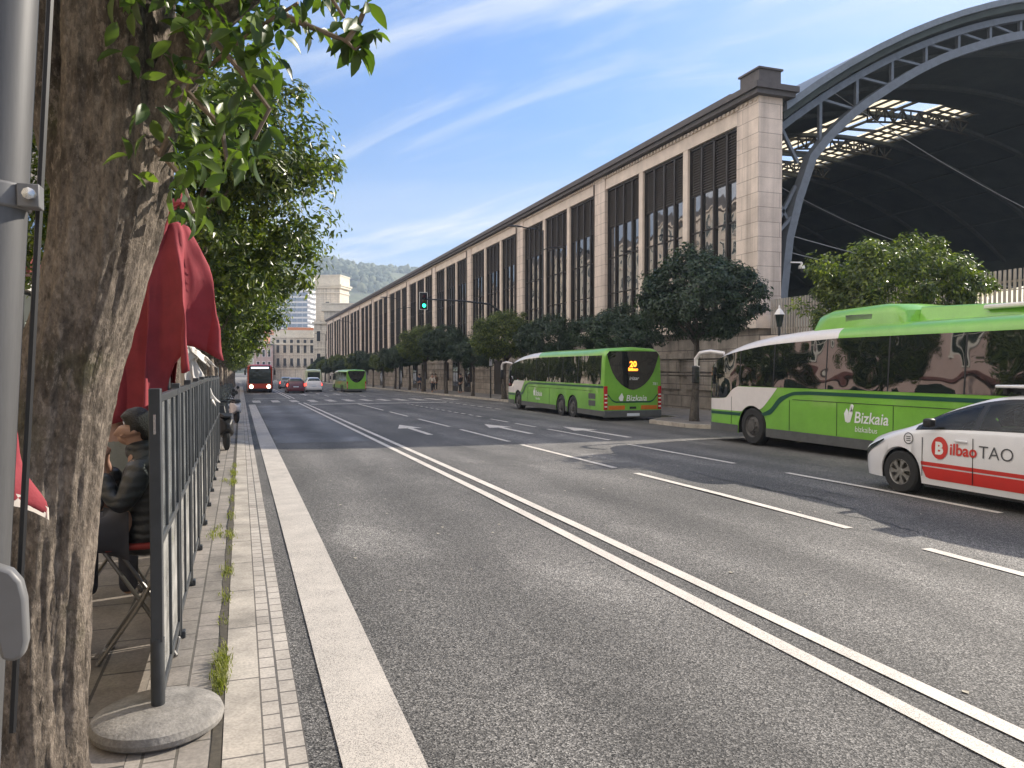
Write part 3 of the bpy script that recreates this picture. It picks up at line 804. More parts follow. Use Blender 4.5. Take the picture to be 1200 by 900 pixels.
# inner curve of the lattice, measured from the ground up
k_ = 28 / 26.5
IN = [(21.0, 0.2), (21.05, 3.0), (21.12, 5.0), (21.4, 7.27), (21.86, 8.9), (22.41, 10.47), (22.98, 11.2), (23.95, 12.15), (24.76, 12.82), (26.76, 14.15), (28.69, 15.25), (30.7, 16.16), (34.97, 17.53)]
IN = [(x * k_ - CX, 1.95 + (z - 1.95) * k_) for x, z in IN] + [(-6, 19.05), (-2.5, 19.35), (0, 19.42)]
inx = [p[0] for p in IN]; inz = [p[1] for p in IN]
low = [p for p in IN[:5]] + [(x, cubic(inx, inz, x)) for x in np.linspace(IN[4][0], 0, 34)[1:]]
full = low + [(-x, z) for x, z in low[::-1][1:]]
def chord(b, pts, w, d, y0):
    """box-section curved member in the arch's plane"""
    rings = []
    for i, (x, z) in enumerate(pts):
        a, c = pts[max(i - 1, 0)], pts[min(i + 1, len(pts) - 1)]
        t = Vector((c[0] - a[0], c[1] - a[1])).normalized(); n = Vector((-t.y, t.x))
        rings.append([(x + n.x * w / 2, y0, z + n.y * w / 2), (x + n.x * w / 2, y0 + d, z + n.y * w / 2), (x - n.x * w / 2, y0 + d, z - n.y * w / 2), (x - n.x * w / 2, y0, z - n.y * w / 2)])
    b.loft(rings, smooth=False)
outer = [(x, arc_z(x, CR - .55)) for x in xs]
b = MB(); chord(b, outer, .30, .4, -.3)
b.build('outer_chord', K['steel'], shed)
b = MB(); chord(b, full, .38, .45, -.35); b.build('inner_chord', K['steel'], shed)
b = MB()
pxs = [-22.6 + 2.03 * i for i in range(23)]
for i, x in enumerate(pxs):
    zt = arc_z(x, CR - .55); zb = cubic(inx, inz, -abs(x)) if abs(x) < 24 else 6
    if zt - zb > .3: b.bar((x, -.1, zb), (x, -.1, zt), .15)
    if i + 1 < len(pxs):
        x2 = pxs[i + 1]
        if x < -1: p, q = (x, zt), (x2, cubic(inx, inz, -abs(x2)))
        else: p, q = (x2, arc_z(x2, CR - .55)), (x, cubic(inx, inz, -abs(x)))
        b.bar((p[0], -.1, p[1]), (q[0], -.1, q[1]), .11)
for za, zb in ((13.2, 10.9), (9.7, 8.1), (7.6, 9.9)):
    b.bar((-25.2, -.1, za), (-24.0 + (9 - zb) * -.12, -.1, zb), .14)
b.bar((-25.0, -.25, 3.2), (-25.0, -.25, 7.7), .13); b.bar((-25.0, -.25, 7.7), (-24.2, -.25, 8.5), .13)
b.build('lattice', K['steel'], shed)
# skylight along the ridge with the trusses in silhouette
b = MB()
def strip(b, x0, x1, y0, y1, dr=.12):
    n = 4; xx = [x0 + (x1 - x0) * i / n for i in range(n + 1)]
    b.loft([[(x, y, arc_z(x, CR + dr)) for x in xx] for y in (y0, y1)], closed=False, caps=False, smooth=True)
strip(b, SK0 + .1, -1.1, SKY0 + .2, 171); strip(b, 1.6, SK1 - .1, SKY0 + .2, 171)
b.build('skylight', K['skylight'], shed)
b = MB()
for y in np.arange(SKY0 + .4, 110, .9):
    for x0, x1 in ((1.5, SK1),):
        b.bar((x0, y, arc_z(x0, CR - .1)), (x1, y, arc_z(x1, CR - .1)), .16, .10)
for y in np.arange(SKY0, 110, 3.4):
    b.bar((SK0, y, arc_z(SK0, CR - .1)), (1.6, y, arc_z(1.6, CR - .1)), .12, .2)
for x in (-4.7, -3.5, -2.3, -1.15, 1.5, 2.5, 3.5, 4.5):
    b.bar((x, SKY0, arc_z(x, CR - .14)), (x, 170, arc_z(x, CR - .14)), .22 if x in (-1.15, 1.5) else .09, .14)
b.build('glazing_bars', K['shed_truss'], shed)
tr = MB()
tx = np.linspace(-4.8, 4.8, 13)
for i in range(12):
    a0, a1 = arc_z(tx[i], CR - .5), arc_z(tx[i + 1], CR - .5); b0, b1 = arc_z(tx[i], CR - 1.45), arc_z(tx[i + 1], CR - 1.45)
    tr.bar((tx[i], 0, a0), (tx[i + 1], 0, a1), .12); tr.bar((tx[i], 0, b0), (tx[i + 1], 0, b1), .12)
    tr.bar((tx[i], 0, b0 if i % 2 else a0), (tx[i + 1], 0, a1 if i % 2 else b1), .1); tr.bar((tx[i], 0, b0), (tx[i], 0, a0), .08)
me_tr = tr.mesh('truss', K['shed_truss'], None)
for y in np.arange(SKY0 + 1.2, 120, 7.2):
    link_mesh('truss', me_tr, shed, (0, float(y), 0))
rb_ = MB(); chord(rb_, [(x, arc_z(x, CR - .42)) for x in xs], .26, .3, 0)
me_rb = rb_.mesh('rib', mat('vault_rib', (.062, .072, .068), .7, var=.2), None)
for y in np.arange(5.5, 60, 5.6):
    link_mesh('rib', me_rb, shed, (0, float(y), 0))
b = MB()
for x in (8, 12, 16, 20): b.bar((x, 0, arc_z(x, CR - .36)), (x, 60, arc_z(x, CR - .36)), .12)
b.build('purlins', mat('vault_purlin', (.055, .065, .06), .7), shed)
# slack cables under the vault
def cable(p, q, sag, r=.02):
    p, q = Vector(p), Vector(q); b = MB()
    b.tube([p.lerp(q, i / 14) - Vector((0, 0, sag * 4 * (i / 14) * (1 - i / 14))) for i in range(15)], r, 5)
    return b.build('cable', K['wire'], shed)
for p, q, s_ in (((-21, 2, 15.6), (6, 4, 8.6), .8), ((-21, 6, 12.0), (-6, 9, 9.2), .4), ((-24.6, 1, 8.2), (10, 6, 6.3), .7), ((-24.6, 1, 7.4), (10, 6, 5.2), .5), ((-5, 3, 8.0), (12, 3, 6.8), .2)):
    cable(p, q, s_)
# camera fixed to the arch's foot
cc = thing('security_camera', 'small white security camera fixed to the foot of the steel arch', 'camera', (CX - 23.85, 27.5, 6.2))
b = MB(); b.lathe([(.001, -.17), (.09, -.14), (.13, -.05), (.13, .02), (.001, .02)], 14); b.build('dome', K['black'], cc)
b = MB(); b.lathe([(.14, .021), (.15, .06), (.13, .16), (.05, .2), (.05, .3), (.001, .3)], 14); b.bar((0, 0, .3), (-.5, .1, .3), .06); b.build('housing', K['white_lens'], cc)

# fence of pickets on the yard wall, sheets of pale tarpaulin behind it
yw = thing('yard_wall', 'stone retaining wall of the station yard below the picket fence', 'wall', (SX + .2, 0, 0))
b = MB(); b.box(0, .6, -30, 27.0, -1, 3.05); b.build('wall', K['stone_base'], yw)
b = MB(); b.box(-.12, .7, -30, 27.0, 3.052, 3.25); b.build('coping', K['stone_plain'], yw)
pf = thing('picket_fence', 'pale metal picket fence on the yard wall, in front of the dark train shed', 'fence', (SX + .5, 0, 3.25))
b = MB()
for y in np.arange(-12, 26.9, .155): b.box(-.03, .03, y, y + .055, .06, 1.52)
b.build('pickets', mat('picket_paint', (.34, .30, .25), .6, var=.15), pf)
b = MB(); b.box(.032, .07, -12, 26.9, .25, .31); b.box(.032, .07, -12, 26.9, 1.15, 1.21); b.build('rail', mat('picket_rail', (.30, .27, .23), .6), pf)
K['tarp'] = translucent('tarpaulin', (.86, .84, .70), .62)
def tarp(y0, y1, x, h, label):
    t = thing('tarpaulin_screen', label, 'tarpaulin', (x, y0, 3.2), 0, 'pale tarpaulins behind the picket fence')
    b = MB(); n = 16
    rows = []
    for j in range(7):
        z = h * j / 6
        rows.append([(.08 * math.sin(i * 1.3 + j * .7), (y1 - y0) * i / n, z * (1 if i < n - 4 or j < 6 else 1 - .09 * (i - n + 4))) for i in range(n + 1)])
    b.loft(rows, closed=False, caps=False)
    b.build('sheet', K['tarp'], t)
    b = MB()
    for i in range(0, n + 1, 4): b.bar((.12, (y1 - y0) * i / n, 0), (.12, (y1 - y0) * i / n, h * .9), .05)
    for z in (.35, .8): b.bar((-.12, 0, h * z), (-.12, y1 - y0, h * z), .025)
    b.build('frame', K['fence_metal'], t)
tarp(8, 18.3, SX + 1.6, 1.35, 'pale sunlit tarpaulin behind the fence right of the round tree')
tarp(21.8, 26.6, SX + 1.6, 1.05, 'smaller pale tarpaulin behind the fence beside the stone station corner')

# ------------------------------------------------------------------ vehicles
def wheel(parent, x, y, r, w, side, spokes=8, kind='bus'):
    """side -1: outer face towards -x"""
    p = bpy.data.objects.new('wheel', None); COL.objects.link(p); p.parent = parent; p.location = (x, y, r); p.empty_display_size = .1
    o = side
    b = MB(); b.lathe([(r * .60, 0), (r * .63, o * w * .04), (r * .93, o * w * .02), (r, -o * w * .12), (r, -o * w * .85), (r * .93, -o * w), (r * .5, -o * w)], 36, axis='x', caps=False)
    b.build('tyre', K['rubber'], p)
    b = MB()
    if kind == 'bus':
        b.lathe([(r * .615, 0), (r * .58, -o * .02), (r * .52, -o * .05), (r * .46, -o * .02), (r * .30, -o * .0), (r * .29, o * .04), (r * .16, o * .05), (r * .001, o * .05)], 28, axis='x', caps=False)
        for k in range(10):
            a = 2 * math.pi * k / 10; c_, s_ = r * .38 * math.cos(a), r * .38 * math.sin(a)
            b.lathe([(.018, 0), (.018, o * .035), (.001, o * .04)], 6, (-o * .0, c_, s_), axis='x')
        b.build('rim', K['hub'], p)
    else:
        b.lathe([(r * .62, 0), (r * .60, o * .005), (r * .55, -o * .02), (r * .54, -o * .10)], 30, axis='x', caps=False)
        b.lathe([(r * .20, -o * .01), (r * .17, o * .004), (r * .001, o * .006)], 20, axis='x', caps=False)
        for k in range(spokes):
            a = 2 * math.pi * k / spokes
            d = lambda rr, off: (rr * r * math.cos(a + off), rr * r * math.sin(a + off))
            pts = [d(.14, -.45), d(.35, -.15), d(.57, -.16), d(.57, .30), d(.35, .22), d(.14, .45)]
            b.prism(pts if o < 0 else pts[::-1], -o * .03, -o * .002, 'x')
        b.build('rim', K['rim'], p)
        b = MB(); b.lathe([(r * .56, -o * .06), (r * .001, -o * .06)], 24, axis='x', caps=False); b.build('brake_disc', K['hub'], p)
    return p

BUS_W = 1.27
def make_bus(name, label, L, axles, loc, rz, pod=False, body='green', group=None, detail=True):
    t = thing(name, label, 'bus', loc, rz, group)
    RW, RA = .47, .57
    rd = [0, .4, .87, 1.5, 2.8, 4.4, 6]; rz_ = [1.25, 2.32, 2.50, 2.66, 2.83, 2.92, 2.95]
    def zt(d): return cubic(rd, rz_, d) if d < L - .25 else 2.95 - .12 * ((d - L + .25) / .25) ** 2
    def hw(d): return BUS_W * cubic([0, .1, .25, .6, 1.2], [.80, .91, .965, .99, 1], d) if d < L - .2 else BUS_W * (1 - .03 * ((d - L + .2) / .2) ** 2)
    def zb(d):
        z = .24
        for a in axles:
            if abs(d - a) < RA: z = max(z, .42 + math.sqrt(RA * RA - (d - a) ** 2))
        return z
    dd = {0, .05, .12, .2, .3, .4, .6, .87, 1.1, 1.5, 1.8, 2.8, 3.6, 4.4, 5, 6, L - .2, L - .12, L - .05, L}
    for a in axles:
        for k in range(-12, 13): dd.add(a + RA * math.sin(k / 12 * math.pi / 2) * .9999)
        dd.add(a - RA - .001); dd.add(a + RA + .001)
    for k in range(7, int(L)): dd.add(float(k))
    dd = sorted(dd)
    def half(d):
        w, z1, z0 = hw(d), zt(d), zb(d)
        c = min(.30, (z1 - .6) * .3); zz = z1 - c
        f = lambda q: z0 + (zz - z0) * q
        ln_ = lambda q: .055 * max(0, q - 1.5)
        P = [(w * .985, z0), (w, f(.14)), (w, min(max(f(.5), z0 + .3), 1.5)), (w - ln_(zz - .02), zz - .02)]
        for k in range(1, 6):
            a = k / 5 * math.pi / 2
            P.append((w - ln_(zz) - c * 1.25 * (1 - math.cos(a)), zz + c * .86 * math.sin(a)))
        P.append((0, z1 + .01))
        return P
    rings = []
    for d in dd:
        h = half(d)
        rings.append([(-x, -d, z) for x, z in h] + [(x, -d, z) for x, z in h[::-1][1:]])
    n = len(rings[0])
    def mi(i, j):
        d = dd[i]
        if body == 'green':
            return 1 if (2 < j < n - 5 and d < 4.9 and d >= .3) else 0
        return 0
    b = MB(); b.loft(rings, mi, closed=False, caps=False, smooth=True)
    b.add(rings[0], [tuple(range(n))], 0); b.add(rings[-1], [tuple(range(n))], 0)
    b.build('body', [K['green'], K['bus_white']] if body == 'green' else [K['red_body'], K['bus_white']], t, sharp=38)
    b = MB(); b.box(-BUS_W + .42, BUS_W - .42, -L + .3, -.5, .22, 1.15)
    for a, c in zip([0.3] + [x + .6 for x in axles], [x - .6 for x in axles] + [L - .3]):
        if c > a: b.box(-BUS_W + .05, BUS_W - .05, -c, -a, .26, .9)
    b.build('chassis', K['black'], t)
    def patch(name, m, lo, up, d0, d1, off=.005, step=.12, sides=(-1, 1), parent=t, nz=4):
        for s in sides:
            b = MB()
            ds = sorted(set([d0 + (d1 - d0) * i / max(1, math.ceil((d1 - d0) / step)) for i in range(math.ceil((d1 - d0) / step) + 1)] + [d for d in dd if d0 < d < d1]))
            rg = []
            for d in ds:
                l, u = lo(d), up(d); l = max(l, zb(d) + .004)
                if u < l: u = l
                x = hw(d) + off
                rg.append([(s * (x - .055 * max(0, l + (u - l) * k / nz - 1.5)), -d, l + (u - l) * k / nz) for k in range(nz + 1)])
            b.loft(rg, closed=False, caps=False, smooth=True)
            o = b.build(name, m, parent, sharp=None)
        return o
    tops = ([.2, .4, .87, 1.6, 2.8, 5], [1.98, 2.14, 2.30, 2.42, 2.54, 2.62])
    wt = lambda d: cubic(*tops, d)
    wl = lambda d: cubic([0, .9, 1.25, 1.5], [1.12, 1.16, 1.40, 1.49], d)
    gl = patch('side_windows', K['bus_glass'], wl, wt, .12, L - .25, off=.007)
    for s in (-1, 1):
        for i, d in enumerate([1.55, 2.9] + list(np.arange(4.7, L - 1, 1.75))):
            b = MB(); xx_ = hw(d) + .0095; w0_, w1_ = wl(d), wt(d)
            b.add([(s * (xx_ - .055 * max(0, z - 1.5)), -d + e_, z) for z, e_ in ((w0_, -.018), (w0_, .018), (w1_, .018), (w1_, -.018))], [(0, 1, 2, 3)]); b.build('window_joint', K['black'], gl)
    patch('skirt', K['skirt'], lambda d: .24, lambda d: .46, .15, L - .02, off=.006)
    if body == 'green':
        scv = lambda d: cubic([0, 2.2, 2.75, 3.2, 3.7, 4.2], [.74, .755, .86, 1.20, 1.36, 1.385], d)
        patch('white_panel', K['bus_white'], lambda d: cubic([0, 1.9, 2.4, 2.75, 3.05], [.82, .83, .92, 1.18, 1.47], d), lambda d: 1.475 if d > 1.5 else wl(d) - .005, .02, 3.04, off=.004, step=.06)
        patch('green_stripe', K['dark_green'], lambda d: scv(d) - (.04 + .05 * math.exp(-((d - 3.0) / .3) ** 2)), lambda d: scv(d) + (.04 + .05 * math.exp(-((d - 3.0) / .3) ** 2)), .05, L - .03, off=.0075, step=.06)
    # panel joints and hatches
    b = MB()
    for s in (-1, 1):
        ax = axles
        for d in [1.2] + [x for x in np.arange(3.5, L - .6, 1.55) if min(abs(x - a) for a in ax) > .7]:
            b.box(s * (hw(d) + .006) - .002, s * (hw(d) + .006) + .002, -d - .006, -d + .006, .47, 1.2)
        b.box(s * (BUS_W + .005) - .002, s * (BUS_W + .005) + .002, -L + 1, -3.6, 1.205, 1.217)
    b.build('panel_joints', K['black'], t)
    for i, a in enumerate(axles):
        for s in (-1, 1): wheel(t, s * (BUS_W - .02), -a, RW, .30, s)
    # mirrors on curved arms
    for s in (-1, 1):
        b = MB(); x = s * (hw(.5) - .05)
        b.tube([(x, -.75, 2.36), (s * 1.36, -.35, 2.42), (s * 1.45, .02, 2.38), (s * 1.47, .20, 2.22), (s * 1.46, .22, 1.98)], [.05, .05, .055, .06, .05], 8)
        a = b.build('mirror_arm', K['bus_white'] if body == 'green' else K['black'], t)
        b = MB(); b.box(s * 1.46 - .09, s * 1.46 + .09, .15, .30, 1.52, 2.02); b.build('mirror', K['black'], a, bevel=.03)
    if pod:
        b = MB()
        rg = []
        for d, z1, w in ((3.95, 2.86, .98), (4.0, 3.02, 1.0), (4.15, 3.20, 1.0), (4.5, 3.28, 1.0), (6.0, 3.32, 1.0), (6.3, 3.28, 1.0), (6.5, 3.16, .99), (6.6, 2.9, .97)):
            P = [(w + .03, 2.78), (w, z1 - .2), (w - .05, z1 - .08), (w - .16, z1 - .01), (0, z1 + .02)]
            rg.append([(-x, -d, z) for x, z in P] + [(x, -d, z) for x, z in P[::-1][1:]])
        b.loft(rg, closed=False, smooth=True)
        p = b.build('roof_pod', K['green'], t)
        b = MB()
        for k in range(5): b.box(-1.01, -.985, -5.75, -5.0, 2.99 + k * .026, 2.99 + k * .026 + .014)
        b.box(-.995, -.96, -5.77, -4.98, 2.98, 3.125)
        b.build('grille', K['skirt'], p)
        b = MB()
        rg = [[(x, -d, z) for x, z in ((-w, 2.88), (-w + .1, z1), (w - .1, z1), (w, 2.88))] for d, z1, w in ((6.55, 3.22, .62), (8.4, 3.16, .60), (8.9, 3.12, .56), (8.95, 2.95, .56))]
        b.loft(rg, closed=True, smooth=False); p2 = b.build('gas_housing', K['green'], t, bevel=.03)
        b = MB(); b.box(-.66, .66, -8.93, -8.05, 3.05, 3.14); b.build('end_cap', K['bus_white'], p2, bevel=.03)
        b = MB(); b.box(-.5, .5, -L + 1.2, -9.2, 2.9, 3.02); b.build('rear_hatch', K['green'], t, bevel=.03)
    # words on the flanks
    def side_text(name, body_, size, d, z, shear=.15, m='lettering', bold=.004, parent=t):
        vs, fs = text_mesh(body_, size, shear, bold)
        b = MB()
        b.add([(-(BUS_W + .0085), -(d + x), z + y) for x, y in vs], fs)
        return b.build(name, K[m], parent, sharp=None)
    td = 5.35 if pod else 4.5
    if body == 'green' and detail:
        w = side_text('wordmark', 'Bizkaia', .34, td + .22, .80)
        side_text('small_wordmark', 'bizkaibus', .17, td + .24, .61, .1, bold=0, parent=w)
        b = MB(); x = -(BUS_W + .0085)   # three-lobed leaf emblem
        for pts in ([(0, .78), (.10, .80), (.17, 1.00), (.12, 1.20), (.06, 1.02)], [(-.04, .80), (.02, .80), (.05, 1.02), (.0, 1.10), (-.08, .98)], [(.10, 1.0), (.17, 1.06), (.20, 1.16), (.14, 1.2)]):
            b.add([(x, -(td + a), z) for a, z in pts], [tuple(range(len(pts)))])
        b.build('emblem', K['lettering'], t, sharp=None)
    # tail
    y = -L - .004
    if body == 'green':
        b = MB(); zz = [2.78, 2.66, 2.45, 2.2, 1.95, 1.7, 1.5, 1.38, 1.30, 1.27]; ww = [1.02, 1.12, 1.06, .98, .88, .72, .52, .34, .16, 0]
        b.prism([(-w, z) for w, z in zip(ww, zz)] + [(w, z) for w, z in zip(ww[::-1], zz[::-1])][1:], y - .012, y, 'y')
        rw = b.build('rear_window', K['bus_glass'], t, bevel=.004)
        b = MB(); b.box(-1.24, 1.24, y - .035, y + .1, .20, .47); b.build('bumper', K['skirt'], t, bevel=.02)
        b = MB()
        if detail:
            for s in (-1, 1):
                b = MB(); b.box(min(s * .35, s * 1.05), max(s * .35, s * 1.05), y - .012, y, .50, .66); b.build('orange_reflector', K['amber'], t, bevel=.01)
            b = MB(); b.box(-.14, .14, y - .012, y, .53, .62); b.build('latch', K['black'], t)
            # thin dark ribbon across the tail
            ry = lambda x: .80 + .30 * (0 if abs(x) < .75 else cubic([.75, .9, 1.05, 1.22], [0, .25, .85, 1], abs(x)))
            b = MB(); xx = np.linspace(-1.22, 1.22, 41)
            b.loft([[(float(x), y - .003, ry(x) - .03), (float(x), y - .003, ry(x) + .03)] for x in xx], closed=False, caps=False, smooth=False)
            b.build('green_stripe', K['dark_green'], t, sharp=None)
            def tail_text(nm, s_, size, x, z, m, shear=.15, bold=.003, off=.014, parent=t):
                vs, fs = text_mesh(s_, size, shear, bold); wd = max(v[0] for v in vs)
                b = MB(); b.add([(x - wd / 2 + a, y - off, z + c) for a, c in vs], fs); return b.build(nm, K[m], parent, sharp=None)
            tail_text('wordmark', 'Bizkaia', .33, .16, .84, 'lettering', off=.007)
            b = MB(); b.add([(-.56 + a, y - .007, z) for a, z in [(0, .84), (.12, .84), (.16, 1.0), (.08, 1.16), (.0, 1.05), (-.06, .96)]], [(0, 1, 2, 3, 4, 5)]); b.build('emblem', K['lettering'], t, sharp=None)
            tail_text('route_number', '20', .30, .0, 2.18, 'amber_led', 0, .01, .016, rw)
            tail_text('destination', 'Bilbao', .17, .0, 2.02, 'amber_led', 0, .006, .016, rw)
            tail_text('maker_wordmark', 'irizar', .2, .05, 1.66, 'lettering', .2, .002, .016, rw)
            tail_text('fleet_number', '781', .16, .96, 1.45, 'lettering', 0, 0, .007)
            b = MB(); b.box(-.27, .27, y - .046, y - .036, .25, .36); pl = b.build('number_plate', K['plate'], t)
        for s in (-1, 1):
            b = MB(); b.box(s * 1.165 - .075, s * 1.165 + .075, y - .02, y + .06, .50, 1.42); tl = b.build('tail_light', K['red_lamp'], t, bevel=.015)
            b = MB()
            for z in (.60, .76, .92, 1.06): b.box(s * 1.165 - .055, s * 1.165 + .055, y - .026, y - .018, z, z + .05)
            b.build('reversing_lens', K['white_lens'], tl)
        b = MB()
        for z in (.62, .90):
            for k in range(6): b.box(-BUS_W - .009, -BUS_W + .01, -L + .75, -L + 1.4, z + k * .035, z + k * .035 + .02)
            b.box(-BUS_W - .006, -BUS_W + .005, -L + .74, -L + 1.41, z - .005, z + .215)
        b.build('engine_louvre', K['skirt'], t)
    return t

make_bus('coach', 'green and white bus with roof pod, nearest at the kerb, behind the white taxi', 13.0, (2.06, 9.3), (12.36 + BUS_W, 18.6, ground_z(14)), 0, pod=True, group='green buses')
bz = ground_z(33)
make_bus('coach', 'green three-axle bus seen from behind with orange route number on its dark rear window', 12.5, (2.0, 8.0, 9.35), (13.2 + BUS_W + .36, 39.3, bz), R(-1.6), group='green buses')
fb_ = make_bus('coach', 'small distant green bus in front of the far row of trees', 12.5, (2.0, 8.0, 9.35), (10.9, 90, ground_z(82)), R(2), group='green buses', detail=False)
fb_.scale = (.80, .80, .80)

def make_red_bus():
    t = thing('city_bus', 'red bus coming towards the camera with its headlights on', 'bus', (1.85, 82, ground_z(84)))
    L, w = 11.5, 1.22
    rg = []
    for d, s, zt in ((0, .90, 2.62), (.06, .96, 2.75), (.25, .99, 2.86), (.6, 1, 2.9), (L - .2, 1, 2.9), (L, .96, 2.8)):
        W_ = w * s
        P = [(W_, .28), (W_, 1.2), (W_, zt - .3), (W_ - .06, zt - .1), (W_ - .25, zt), (0, zt + .02)]
        rg.append([(-x, d, z) for x, z in P] + [(x, d, z) for x, z in P[::-1][1:]])
    b = MB(); b.loft(rg, closed=False); b.build('body', K['red_body'], t)
    b = MB(); b.box(-1.08, 1.08, -.03, .3, .95, 2.45); b.build('windscreen', K['car_glass'], t, bevel=.05)
    b = MB(); b.box(-.85, .85, -.036, .0, 2.50, 2.64); b.build('destination_display', K['display_white'], t)
    b = MB(); b.box(-1.0, 1.0, -.02, .3, 2.455, 2.78); b.build('display_box', K['black'], t, bevel=.03)
    b = MB(); b.box(-1.18, 1.18, -.06, .5, .24, .48); b.build('bumper', K['black'], t, bevel=.03)
    for s in (-1, 1):
        b = MB(); b.lathe([(.001, -.08), (.15, -.06), (.19, 0), (.19, .1)], 14, (s * .84, 0, .66), axis='y'); b.build('headlight', K['headlamp'], t)
        b = MB(); b.tube([(s * 1.1, .1, 2.6), (s * 1.36, -.15, 2.55), (s * 1.42, -.22, 2.3)], .04, 6); a = b.build('mirror_arm', K['black'], t)
        b = MB(); b.box(s * 1.42 - .09, s * 1.42 + .09, -.28, -.16, 1.85, 2.3); b.build('mirror', K['black'], a, bevel=.02)
        b = MB(); b.box(s * (w + .006) - .004, s * (w + .006) + .004, .5, L - .3, 1.15, 2.45); b.build('side_windows', K['car_glass'], t)
        for d in (2.3, 8.4): wheel(t, s * (w + .01), d, .47, .3, s)
make_red_bus()

